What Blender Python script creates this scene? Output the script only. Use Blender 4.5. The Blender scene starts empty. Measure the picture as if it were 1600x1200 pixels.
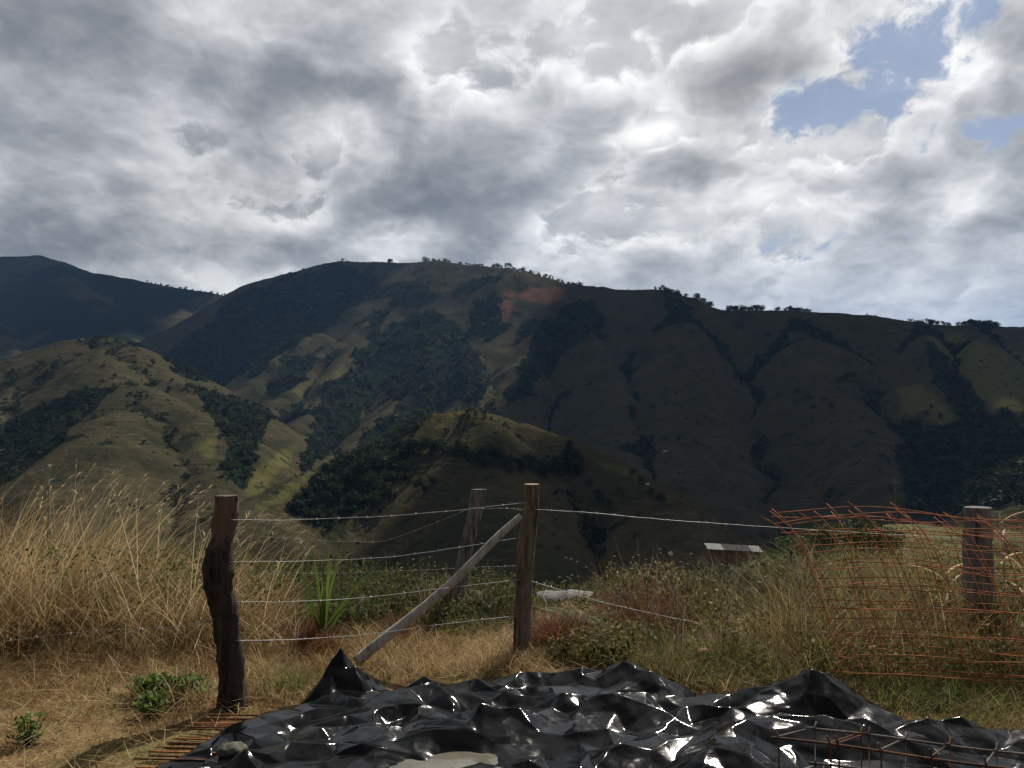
import bpy, math, random
import numpy as np
from mathutils import Vector, Matrix

random.seed(7)
rng = np.random.default_rng(11)
C = bpy.context.scene.collection
R = math.radians

# ------------------------------------------------------------------ camera
CAM_Z, PITCH, F = 1.6, R(3.3), 1232.0
SUN_AZ, SUN_EL = R(24), R(47)          # azimuth to the right of straight ahead
SUN = np.array([math.sin(SUN_AZ)*math.cos(SUN_EL), math.cos(SUN_AZ)*math.cos(SUN_EL), math.sin(SUN_EL)])

def ray(px, py):
    a, b = (px-800)/F, (600-py)/F
    return np.array([a, math.cos(PITCH)-b*math.sin(PITCH), math.sin(PITCH)+b*math.cos(PITCH)])

def P(px, py, D):                      # the place at distance D ahead
    d = ray(px, py); k = D/d[1]
    return np.array([d[0]*k, D, CAM_Z+d[2]*k])

def G(px, py, z=0.0):                  # the place at height z
    d = ray(px, py); k = (z-CAM_Z)/d[2]
    return np.array([d[0]*k, d[1]*k, z])

def pix(x, y, z):                      # picture coordinates of places (arrays)
    z = z-CAM_Z
    f = y*math.cos(PITCH)+z*math.sin(PITCH)
    u = -y*math.sin(PITCH)+z*math.cos(PITCH)
    f = np.where(f > .05, f, .05)
    return 800+F*x/f, 600-F*u/f

# ------------------------------------------------------------------ noise
class Noise:
    def __init__(s, seed):
        r = np.random.default_rng(seed)
        s.p = np.concatenate([r.permutation(256)]*2)
        a = r.random(256)*2*np.pi
        s.g = np.stack([np.cos(a), np.sin(a)], 1)
    def __call__(s, x, y):
        xi, yi = np.floor(x).astype(int), np.floor(y).astype(int)
        xf, yf = x-xi, y-yi
        xi &= 255; yi &= 255
        u, v = xf*xf*xf*(xf*(xf*6-15)+10), yf*yf*yf*(yf*(yf*6-15)+10)
        def gr(ix, iy, fx, fy):
            g = s.g[s.p[s.p[ix & 255]+(iy & 255)]]
            return g[..., 0]*fx+g[..., 1]*fy
        a, b = gr(xi, yi, xf, yf), gr(xi+1, yi, xf-1, yf)
        c, d = gr(xi, yi+1, xf, yf-1), gr(xi+1, yi+1, xf-1, yf-1)
        return (a+(b-a)*u)*(1-v)+(c+(d-c)*u)*v
    def fbm(s, x, y, n=4, lac=2.03, gain=.5):
        t, amp = 0, 1.
        for i in range(n):
            t = t+amp*s(x+17.3*i, y-9.1*i); x = x*lac; y = y*lac; amp *= gain
        return t
N1, N2, N3, N4 = Noise(1), Noise(2), Noise(3), Noise(4)

# ------------------------------------------------------------------ object helpers
def tag(o, label=None, cat=None, group=None, kind=None):
    if label: o['label'] = label
    if cat: o['category'] = cat
    if group: o['group'] = group
    if kind: o['kind'] = kind
    return o

def mesh_obj(name, verts, faces, mat, parent=None, smooth=False, attrs=None):
    """verts (n,3); faces (m,k) array or list of lists."""
    me = bpy.data.meshes.new(name)
    verts = np.asarray(verts, dtype=np.float32)
    if isinstance(faces, np.ndarray):
        m, k = faces.shape
        me.vertices.add(len(verts)); me.vertices.foreach_set('co', verts.ravel())
        me.loops.add(m*k); me.loops.foreach_set('vertex_index', faces.astype(np.int32).ravel())
        me.polygons.add(m)
        me.polygons.foreach_set('loop_start', np.arange(0, m*k, k, dtype=np.int32))
        me.update(calc_edges=True)
    else:
        me.from_pydata(verts.tolist(), [], faces); me.update()
    if smooth:
        me.polygons.foreach_set('use_smooth', np.ones(len(me.polygons), dtype=bool))
    for k, v in (attrs or {}).items():
        v = np.asarray(v, dtype=np.float32)
        if v.ndim == 1:
            a = me.attributes.new(k, 'FLOAT', 'POINT'); a.data.foreach_set('value', v)
        else:
            a = me.attributes.new(k, 'FLOAT_VECTOR', 'POINT'); a.data.foreach_set('vector', v.ravel())
    if mat is not None:
        me.materials.append(mat)
    o = bpy.data.objects.new(name, me); C.objects.link(o)
    if parent is not None: o.parent = parent
    return o

def empty(name, loc=(0, 0, 0), rz=0):
    o = bpy.data.objects.new(name, None); C.objects.link(o)
    o.location = loc; o.rotation_euler = (0, 0, rz); o.empty_display_size = .1
    return o

def copy_tree(o, parent=None):
    c = o.copy(); C.objects.link(c)
    if parent is not None: c.parent = parent
    for ch in list(o.children): copy_tree(ch, c)
    return c

class MB:                               # collects vertices and faces of ONE part
    def __init__(s): s.v, s.f, s.n = [], [], 0
    def add(s, v, f):
        v = np.asarray(v, float); s.v.append(v)
        s.f += [[i+s.n for i in q] for q in f]; s.n += len(v)
    def build(s, name, mat, parent=None, smooth=True):
        return mesh_obj(name, np.concatenate(s.v), s.f, mat, parent, smooth)

def tube_arrays(pts, rad, nseg=8, cap=True, squash=None, wob=0., seed=0):
    pts = np.asarray(pts, float); n = len(pts)
    rad = np.broadcast_to(np.asarray(rad, float), (n,))
    t = np.gradient(pts, axis=0); t /= np.linalg.norm(t, axis=1)[:, None]+1e-9
    ref = np.array([0, 0, 1.]) if abs(t[0][2]) < .9 else np.array([0, 1., 0])
    vs = []
    r = np.random.default_rng(seed)
    ph = r.random(nseg)*2-1
    for i in range(n):
        a = np.cross(ref, t[i]); a /= np.linalg.norm(a)+1e-9
        b = np.cross(t[i], a)
        ph = .75*ph+.25*(r.random(nseg)*2-1)*2
        for k in range(nseg):
            an = 2*math.pi*k/nseg
            rr = rad[i]*(1+wob*ph[k])
            vs.append(pts[i]+rr*(math.cos(an)*a+math.sin(an)*b*(1 if squash is None else squash)))
    f = []
    for i in range(n-1):
        for k in range(nseg):
            k2 = (k+1) % nseg
            f.append([i*nseg+k, i*nseg+k2, (i+1)*nseg+k2, (i+1)*nseg+k])
    if cap:
        f.append(list(range(nseg))[::-1]); f.append([(n-1)*nseg+k for k in range(nseg)])
    return np.array(vs), f

# ------------------------------------------------------------------ node helpers
class NT:
    def __init__(s, tree): s.t = tree
    def n(s, kind, **kw):
        nd = s.t.nodes.new(kind)
        for k, v in kw.items():
            if k.startswith('i_'):
                key = k[2:]
                key = int(key) if key.isdigit() else key
                s.set(nd.inputs[key], v)
            else: setattr(nd, k, v)
        return nd
    def set(s, inp, v):
        if isinstance(v, bpy.types.NodeSocket): s.t.links.new(v, inp)
        elif isinstance(v, bpy.types.Node): s.t.links.new(v.outputs[0], inp)
        else: inp.default_value = v
    def m(s, op, a, b=None, c=None, clamp=False):
        nd = s.t.nodes.new('ShaderNodeMath'); nd.operation = op; nd.use_clamp = clamp
        s.set(nd.inputs[0], a)
        if b is not None: s.set(nd.inputs[1], b)
        if c is not None: s.set(nd.inputs[2], c)
        return nd.outputs[0]
    def vm(s, op, a, b=None, scale=None):
        nd = s.t.nodes.new('ShaderNodeVectorMath'); nd.operation = op
        s.set(nd.inputs[0], a)
        if b is not None: s.set(nd.inputs[1], b)
        if scale is not None: s.set(nd.inputs['Scale'], scale)
        return nd.outputs['Value'] if op in ('DOT_PRODUCT', 'LENGTH', 'DISTANCE') else nd.outputs[0]
    def mix(s, fac, a, b, mode='MIX'):
        nd = s.t.nodes.new('ShaderNodeMix'); nd.data_type = 'RGBA'; nd.blend_type = mode
        s.set(nd.inputs[0], fac); s.set(nd.inputs[6], a); s.set(nd.inputs[7], b)
        return nd.outputs[2]
    def noise(s, vec, scale, detail=4, rough=.5, dist=0., lac=2., out=0, dim='3D'):
        nd = s.t.nodes.new('ShaderNodeTexNoise'); nd.noise_dimensions = dim
        s.set(nd.inputs['Vector'], vec); nd.inputs['Scale'].default_value = scale
        nd.inputs['Detail'].default_value = detail; nd.inputs['Roughness'].default_value = rough
        nd.inputs['Distortion'].default_value = dist; nd.inputs['Lacunarity'].default_value = lac
        return nd.outputs[out]
    def mr(s, v, a, b, c=0., d=1., smooth=True):
        nd = s.t.nodes.new('ShaderNodeMapRange'); nd.interpolation_type = 'SMOOTHSTEP' if smooth else 'LINEAR'
        s.set(nd.inputs[0], v)
        for i, q in enumerate((a, b, c, d)): s.set(nd.inputs[i+1], q)
        return nd.outputs[0]
    def attr(s, name):
        nd = s.t.nodes.new('ShaderNodeAttribute'); nd.attribute_name = name
        return nd
    def ramp(s, fac, stops):
        nd = s.t.nodes.new('ShaderNodeValToRGB'); s.set(nd.inputs[0], fac)
        el = nd.color_ramp.elements
        while len(el) < len(stops): el.new(.5)
        for e, (p, c) in zip(el, stops): e.position = p; e.color = (*c, 1)
        return nd.outputs[0]

def rgb(c): return (*c, 1)

def material(name, fn, rough=.8, spec=.3):
    m = bpy.data.materials.new(name); m.use_nodes = True
    t = NT(m.node_tree); b = m.node_tree.nodes['Principled BSDF']
    b.inputs['Roughness'].default_value = rough
    b.inputs['Specular IOR Level'].default_value = spec
    fn(t, b)
    return m

def bump(t, b, h, strength=.5, dist=.02):
    nd = t.n('ShaderNodeBump'); nd.inputs['Strength'].default_value = strength
    nd.inputs['Distance'].default_value = dist; t.set(nd.inputs['Height'], h)
    t.set(b.inputs['Normal'], nd.outputs[0])

# ------------------------------------------------------------------ camera, sun and sky
def build_light():
    sc = bpy.context.scene
    cam = bpy.data.cameras.new('camera'); co = bpy.data.objects.new('camera', cam); C.objects.link(co)
    co.location = (0, 0, CAM_Z); co.rotation_euler = (R(90)+PITCH, 0, 0)
    cam.sensor_width = 36; cam.lens = 36*F/1600; cam.clip_start = .05; cam.clip_end = 60000
    sc.camera = co
    s = bpy.data.lights.new('sun', 'SUN'); s.energy = 5.0; s.angle = R(.53); s.color = (1, .93, .82)
    so = bpy.data.objects.new('sun', s); C.objects.link(so)
    so.rotation_euler = Vector(SUN).to_track_quat('Z', 'Y').to_euler()
    sc.view_settings.view_transform = 'Standard'; sc.view_settings.look = 'None'
    sc.view_settings.exposure = .22; sc.view_settings.gamma = 1
    cy = sc.cycles
    cy.max_bounces = 5; cy.diffuse_bounces = 2; cy.glossy_bounces = 3; cy.transmission_bounces = 2
    cy.transparent_max_bounces = 6; cy.volume_bounces = 0
    cy.sample_clamp_indirect = 4; cy.caustics_reflective = False; cy.caustics_refractive = False
    try:
        cy.use_denoising = True; cy.denoiser = 'OPENIMAGEDENOISE'
    except Exception: pass

    w = bpy.data.worlds.new('World'); sc.world = w; w.use_nodes = True
    w.cycles.sampling_method = 'MANUAL'; w.cycles.sample_map_resolution = 512
    nt = w.node_tree; nt.nodes.clear(); t = NT(nt)
    sky = t.n('ShaderNodeTexSky'); sky.sky_type = 'NISHITA'; sky.sun_disc = False
    sky.sun_elevation = SUN_EL; sky.sun_rotation = SUN_AZ
    sky.altitude = 1500
    d = t.n('ShaderNodeTexCoord').outputs['Generated']
    sep = t.n('ShaderNodeSeparateXYZ', i_0=d)
    x, y, z = sep.outputs
    zc = t.m('MAXIMUM', z, 0.0)
    # cloud layer seen from below: positions on a flat ceiling
    k = t.m('DIVIDE', 1.0, t.m('ADD', zc, .42))
    p = t.n('ShaderNodeCombineXYZ', i_0=t.m('MULTIPLY', x, k), i_1=t.m('MULTIPLY', y, k), i_2=0.0).outputs[0]
    # domain warp
    wv = t.vm('SUBTRACT', t.noise(p, 2.0, 3, .55, out=1, dim='2D'), (.5, .5, .5))
    wv2 = t.vm('SUBTRACT', t.noise(p, 7.0, 3, .6, out=1, dim='2D'), (.5, .5, .5))
    q = t.vm('ADD', p, t.vm('ADD', t.vm('SCALE', wv, scale=.10), t.vm('SCALE', wv2, scale=.05)))
    def field(v):
        a = t.noise(v, 3.4, 7, .55, dim='2D')
        vo = t.n('ShaderNodeTexVoronoi', feature='F1', voronoi_dimensions='2D', i_Vector=v, i_Scale=8.5, i_Detail=3.0, i_Roughness=.6)
        vo.normalize = True
        return t.m('ADD', t.m('MULTIPLY', a, 1.0), t.m('MULTIPLY', t.m('SUBTRACT', .5, vo.outputs['Distance']), .42))
    f0 = field(q)
    sp = (SUN[0]/(SUN[2]+.42), SUN[1]/(SUN[2]+.42), 0)
    f1 = field(t.vm('ADD', q, t.vm('SCALE', t.vm('SUBTRACT', sp, p), scale=.045)))
    # where the cloud masses stand: (picture x, y, radius in degrees-ish, weight)
    dw = t.vm('ADD', d, t.vm('ADD', t.vm('SCALE', wv, scale=.05), t.vm('SCALE', wv2, scale=.05)))
    def steer(blobs):
        acc = None
        for (px, py, r, wgt) in blobs:
            c = ray(px, py); c = c/np.linalg.norm(c)
            el = 2.0                                     # masses are wider than tall
            dv = t.vm('SUBTRACT', dw, tuple(c))
            dv = t.vm('MULTIPLY', dv, (1, 1, el))
            g = t.mr(t.vm('LENGTH', dv), 0.0, r, wgt, 0.0)
            acc = g if acc is None else t.m('ADD', acc, g)
        return acc
    thick = steer(BLOBS)
    hole = steer(HOLES)
    # brightness of the cloud: thick bases are grey, thin parts and sun-side edges are white
    fine = t.m('SUBTRACT', t.noise(q, 16.0, 6, .62, dim='2D'), .5)
    dens = t.m('ADD', t.m('ADD', f0, thick), t.m('MULTIPLY', fine, .26))
    rim = t.m('MULTIPLY', t.m('SUBTRACT', f0, f1), 1.5)
    # a high bright sheet behind, grey-based heaps in front of it
    sheet = t.m('ADD', .66, t.m('ADD', t.m('MULTIPLY', thick, -.9), t.m('MULTIPLY', t.m('SUBTRACT', t.noise(p, 3.4, 5, .55, dim='2D'), .5), .9)))
    alpha = t.mr(dens, .455, .585)
    heap = t.m('ADD', t.mr(dens, .48, .90, .92, .10, smooth=False), rim)
    br = t.m('ADD', t.m('MULTIPLY', t.m('SUBTRACT', 1.0, alpha), sheet), t.m('MULTIPLY', alpha, heap))
    br = t.m('ADD', br, t.m('MULTIPLY', fine, .26))
    col = t.ramp(br, SKY_RAMP)
    # low sky to the right is a pale blue-grey veil with thin bands
    gap = t.mr(t.m('ADD', t.m('ADD', hole, t.m('MULTIPLY', t.m('SUBTRACT', f0, .5), -1.5)), t.m('MULTIPLY', fine, -1.8)), .20, .66, .0, .86)
    blue = t.mix(t.mr(z, .05, .45), (.34, .40, .50, 1), (.155, .20, .30, 1))
    blue = t.mix(.18, blue, t.vm('SCALE', sky.outputs[0], scale=.11))
    gap = t.m('MULTIPLY', gap, t.mr(hole, .06, .2))
    col = t.mix(gap, col, blue)
    # veil low over the horizon
    veil = t.mr(z, .04, .24, 1.0, 0.0)
    band = t.noise(t.vm('MULTIPLY', d, (2.2, 2.2, 26)), 1.6, 6, .55, .4)
    vcol = t.ramp(band, [(.38, (.29, .35, .45)), (.56, (.40, .45, .53)), (.70, (.64, .64, .63))])
    vm_ = t.m('MULTIPLY', veil, t.m('MULTIPLY', t.mr(x, -.02, .30), .88))
    col = t.mix(vm_, col, vcol)
    # the brightness of the cloud near the sun
    sd = t.vm('DOT_PRODUCT', d, tuple(SUN))
    glow = t.m('POWER', t.m('MAXIMUM', sd, 0.0), 5.0)
    col = t.mix(1.0, col, t.n('ShaderNodeCombineColor', i_0=t.m('MULTIPLY_ADD', glow, .55, .93), i_1=t.m('MULTIPLY_ADD', glow, .54, .93), i_2=t.m('MULTIPLY_ADD', glow, .52, .93)).outputs[0], 'MULTIPLY')
    # sky away from the sun dimmed to weaken the fill light
    dk = t.mr(sd, -.35, .60, .30, 1.0)
    col = t.vm('SCALE', col, scale=dk)
    up = t.m('MULTIPLY', t.mr(z, .50, .68), t.mr(sd, .82, .97, 1.0, 0.0))  # unseen overhead sky dimmed too, for deeper shade on the hills
    col = t.vm('SCALE', col, scale=t.m('MULTIPLY_ADD', up, -.55, 1.0))
    # below the horizon
    col = t.mix(t.mr(z, -.06, -.01, 1.0, 0.0), col, (.03, .032, .03, 1))
    bg = t.n('ShaderNodeBackground', i_0=col, i_1=1.0)
    # a clear-sky share at its physical strength
    bg2 = t.n('ShaderNodeBackground', i_0=sky.outputs[0], i_1=.05)
    ms = t.n('ShaderNodeMixShader', i_0=.06); t.set(ms.inputs[1], bg); t.set(ms.inputs[2], bg2)
    out = t.n('ShaderNodeOutputWorld'); t.set(out.inputs[0], ms)

SKY_RAMP = [(.0, (.155, .160, .168)), (.22, (.222, .226, .231)), (.42, (.322, .326, .330)), (.62, (.465, .467, .468)), (.80, (.64, .64, .635)), (1.0, (.86, .855, .83))]
BLOBS = [(80, 60, .28, .28), (470, 130, .08, .20), (585, 150, .08, .18), (420, 180, .05, .08), (700, 300, .20, .20), (600, 315, .12, .12), (840, 300, .12, .14), (880, 200, .12, .14), (800, 120, .10, .10), (1070, 280, .10, .26),
         (1150, 110, .14, .18), (1210, 90, .08, .08), (150, 375, .20, .16), (50, 350, .12, .10), (420, 397, .08, .14), (520, 392, .08, .14), (750, 372, .08, .10), (1390, 280, .07, .20), (250, 290, .08, .08), (320, 150, .06, .06), (1000, 400, .08, .05), (1575, 370, .06, .10),
         (620, 60, .11, -.08), (360, 60, .12, -.16), (30, 150, .08, -.14), (210, 270, .045, -.14), (150, 315, .04, -.10), (390, 280, .045, -.14), (500, 255, .05, -.12), (560, 230, .05, -.10), (300, 250, .14, .10), (400, 285, .13, .22), (640, 380, .08, -.24), (350, 430, .09, -.24), (300, 215, .05, -.06),
         (1010, 215, .07, -.36), (950, 225, .05, -.20), (885, 40, .06, -.10), (770, 70, .05, -.06), (780, 30, .12, .06), (1400, 50, .10, -.16), (1500, 105, .08, -.24), (1250, 205, .08, -.22), (1330, 230, .07, -.12), (1165, 305, .06, -.26), (920, 342, .08, -.16), (1060, 345, .08, -.14),
         (1250, 335, .10, -.12), (1500, 320, .08, -.16), (1420, 455, .05, -.22)]
HOLES = [(1330, 140, .15, .54), (1390, 100, .11, .36), (1520, 12, .15, .74), (1550, 195, .12, .64), (1210, 185, .07, .36), (1590, 190, .08, .3), (1330, 122, .035, -.75), (1450, 380, .10, .28), (1330, 395, .12, .26), (1200, 400, .12, .2)]
# ------------------------------------------------------------------ terrain
# ridges: (group, slope, rounding, [(px, py, distance), ...])  -> crest lines in the landscape
RIDGES = [
 # far range on the left
 ('far', .62, 60, [(-420, 470, 4700), (-150, 415, 4500), (0, 402, 4300), (62, 400, 4200), (95, 409, 4150), (130, 422, 4100), (200, 435, 4000), (260, 447, 3900), (320, 455, 3800), (362, 464, 3700), (450, 500, 3700)]),
 ('far', .62, 40, [(70, 402, 4200), (120, 440, 3800), (160, 480, 3400), (200, 520, 3050), (215, 545, 2800)]),
 ('far', .62, 40, [(-60, 405, 4350), (-30, 470, 3700), (10, 530, 3000), (40, 570, 2600)]),
 ('far', .62, 40, [(230, 441, 3950), (270, 480, 3500), (290, 520, 3150), (330, 560, 2800)]),
 # main mountain: the skyline
 ('main', .70, 30, [(362, 464, 3050), (400, 441, 2950), (450, 428, 2860), (500, 414, 2780), (530, 408, 2720), (575, 411, 2660), (620, 410, 2600), (680, 408, 2500), (735, 414, 2420), (790, 417, 2320), (815, 424, 2290), (850, 434, 2250), (900, 445, 2200), (960, 452, 2150), (1030, 454, 2100), (1075, 466, 2060), (1100, 476, 2030), (1130, 484, 2000), (1200, 486, 1950), (1270, 488, 1900), (1350, 495, 1850), (1420, 502, 1810), (1500, 508, 1760), (1600, 510, 1700), (1800, 512, 1560), (2100, 500, 1300)]),
 # back-left flank
 ('main', .70, 30, [(500, 414, 2780), (440, 470, 2650), (380, 520, 2480), (320, 560, 2250), (270, 590, 1950)]),
 ('main', .70, 30, [(610, 412, 2600), (560, 450, 2480), (520, 490, 2360), (470, 520, 2240)]),
 # grassy spurs in the left half
 ('main', .80, 22, [(690, 410, 2490), (650, 445, 2380), (615, 472, 2270), (570, 505, 2120), (530, 535, 1990), (480, 575, 1830), (445, 610, 1700), (415, 640, 1600)]),
 ('main', .85, 20, [(500, 520, 2060), (465, 527, 1990), (430, 560, 1880), (395, 590, 1790), (355, 625, 1690)]),
 ('main', .85, 20, [(570, 530, 1960), (545, 560, 1840), (510, 600, 1680), (470, 650, 1500), (435, 700, 1350), (400, 755, 1210)]),
 # forested pyramid spur
 ('main', .80, 22, [(745, 415, 2410), (715, 450, 2270), (690, 490, 2110), (685, 530, 1930), (665, 570, 1770), (640, 610, 1610), (610, 645, 1460), (560, 690, 1290), (515, 735, 1130)]),
 ('main', .80, 22, [(690, 500, 2060), (730, 550, 1860), (750, 600, 1660), (745, 640, 1500)]),
 # landslide spur and the wide face right of it
 ('main', .80, 22, [(830, 428, 2270), (850, 470, 2120), (835, 520, 1930), (815, 570, 1750), (790, 620, 1570), (770, 660, 1420)]),
 ('main', .74, 45, [(895, 445, 2205), (910, 480, 2080), (930, 530, 1880), (945, 590, 1650), (960, 660, 1400), (985, 730, 1180)]),
 ('main', .74, 45, [(1035, 455, 2095), (1050, 500, 1930), (1060, 550, 1730), (1050, 610, 1520), (1055, 670, 1320), (1080, 730, 1150)]),
 ('main', .74, 45, [(1250, 489, 1910), (1265, 530, 1740), (1285, 580, 1550), (1320, 625, 1380), (1370, 680, 1200), (1405, 745, 1030)]),
 ('main', .76, 35, [(1430, 503, 1800), (1440, 540, 1640), (1455, 590, 1450), (1490, 650, 1240), (1510, 700, 1090)]),
 ('main', .80, 22, [(1540, 509, 1735), (1530, 560, 1520), (1560, 620, 1300), (1590, 690, 1080), (1600, 760, 880)]),
 ('main', .75, 25, [(1700, 512, 1630), (1690, 590, 1350), (1660, 680, 1050), (1640, 770, 800)]),
 # mid hill on the left
 ('mid', .60, 30, [(-160, 610, 1250), (-40, 588, 1290), (30, 563, 1320), (75, 545, 1310), (130, 530, 1300), (165, 527, 1290), (205, 540, 1260), (240, 562, 1220), (285, 595, 1160)]),
 ('mid', .62, 45, [(165, 527, 1290), (185, 565, 1170), (198, 596, 1080), (205, 618, 1000), (198, 650, 900), (180, 695, 790), (150, 755, 680), (100, 825, 570)]),
 ('mid', .66, 40, [(208, 602, 1040), (250, 618, 1000), (290, 636, 960), (325, 662, 900), (338, 690, 850), (345, 735, 770), (350, 790, 690)]),
 ('mid', .70, 12, [(75, 545, 1310), (40, 590, 1160), (5, 630, 1030), (-60, 690, 900)]),
 # the mound in the middle with its long shoulders
 ('mound', .62, 12, [(300, 880, 470), (390, 795, 590), (440, 760, 640), (500, 733, 680), (560, 712, 710), (610, 700, 740), (640, 690, 760), (670, 664, 775), (700, 643, 785), (735, 634, 790), (770, 642, 780), (810, 660, 760), (860, 682, 730), (900, 700, 700), (940, 716, 670), (985, 740, 630), (1030, 775, 570), (1070, 815, 500), (1110, 870, 410)]),
 ('mound', .62, 14, [(735, 634, 790), (755, 690, 680), (770, 760, 550), (780, 830, 450)]),
 # our own hillside: the shoulder on the right with the pasture, then down to the farm
 ('near', .46, 4, [(2600, 900, 30), (1900, 845, 50), (1560, 826, 60), (1420, 822, 66), (1330, 842, 70), (1260, 876, 100), (1205, 905, 130), (1150, 910, 165), (1040, 950, 215)]),
 ('near', .34, 3, [(1480, 826, 64), (1500, 866, 38), (1540, 900, 24), (1620, 960, 12)]),
]
VALLEY = -235.0

def yedge(x): return 6.9+.35*N2(x*.35, x*0+3.3)+.02*x
def terrace(x, y):
    d = y-yedge(x)
    d = np.maximum(np.maximum(d, 0), np.maximum(np.abs(x)-40, 0)*.6)
    d = np.sqrt(d*d+.5)-.7071
    return -(.22*np.minimum(d, 4.5)+.66*np.maximum(d-4.5, 0))

def seg_arrays():
    out = []
    for gi, (g, s, w, pts) in enumerate(RIDGES):
        q = [P(*p) for p in pts]
        for a, b in zip(q[:-1], q[1:]): out.append((gi, g, s, w, a, b))
    return out
SEGS = seg_arrays()
GROUPS = ['near', 'mound', 'mid', 'main', 'far']

def terrain(x, y):
    """height, winning group, gully measure"""
    shp = x.shape; x = x.ravel(); y = y.ravel()
    r = np.hypot(x, y)
    k = np.clip((r-150)/600, 0, 1)
    wx = x+k*(26*N1.fbm(x/260, y/260, 3)+7*N3.fbm(x/70, y/70, 2))
    wy = y+k*(26*N2.fbm(x/260+31, y/260, 3)+7*N4.fbm(x/70, y/70+11, 2))
    nr = len(RIDGES)
    best = np.full(len(x), -1e9); second = np.full(len(x), -1e9); grp = np.zeros(len(x), np.int8)
    per = {}
    for gi, g, s, w, a, b in SEGS:
        dx, dy = b[0]-a[0], b[1]-a[1]
        L2 = dx*dx+dy*dy+1e-9
        t = np.clip(((wx-a[0])*dx+(wy-a[1])*dy)/L2, 0, 1)
        ddx, ddy = wx-a[0]-t*dx, wy-a[1]-t*dy
        h = a[2]+t*(b[2]-a[2])-s*(np.sqrt(ddx*ddx+ddy*ddy+w*w)-w)
        if gi in per: np.maximum(per[gi], h, out=per[gi])
        else: per[gi] = h
    for gi, h in per.items():
        gnum = GROUPS.index(RIDGES[gi][0])
        up = h > best
        second = np.where(up, best, np.maximum(second, h))
        grp = np.where(up, gnum, grp); best = np.where(up, h, best)
    th = terrace(x, y)
    up = th > best
    second = np.where(up, best, np.maximum(second, th)); grp = np.where(up, 0, grp)
    # soft union close to the viewer, sharp gullies far away
    kk = np.clip(.02*r, .25, 9)
    d = best-th
    hmax = np.maximum(best, th)+kk*np.log1p(np.exp(-np.abs(d)/kk))*np.where(np.abs(d) < 40, 1, 0)
    hmax = np.where(r < 25, np.where(th >= best, np.maximum(th, hmax-kk*.69*0), hmax), hmax)
    gully = np.exp(-np.clip(np.maximum(best, th)-second, 0, 400)/11)
    z = np.where(hmax > VALLEY, hmax, VALLEY)
    flat = hmax < VALLEY+5
    # relief of the slopes
    rough = np.clip((r-60)/500, 0, 1)
    crest = 1.0
    z = z+rough*(5.5*N3.fbm(x/150, y/150, 4)+3.2*np.abs(N4.fbm(x/45, y/45, 3))-1.0)
    z = z+np.clip((r-9)/60, 0, 1)*(1-rough*.6)*.5*N2.fbm(x/9, y/9, 3)
    z = z+.035*N1.fbm(x/.8, y/.8, 3)*np.clip((12-r)/4, 0, 1)
    z = z+.05*N2(x/2.3, y/2.3)*np.clip((r-2.5)/3, 0, 1)*np.clip((30-r)/10, 0, 1)
    return z.reshape(shp), grp.reshape(shp), gully.reshape(shp), flat.reshape(shp)

def height(x, y):
    x = np.atleast_1d(np.asarray(x, float)); y = np.atleast_1d(np.asarray(y, float))
    return terrain(x, y)[0]

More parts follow.
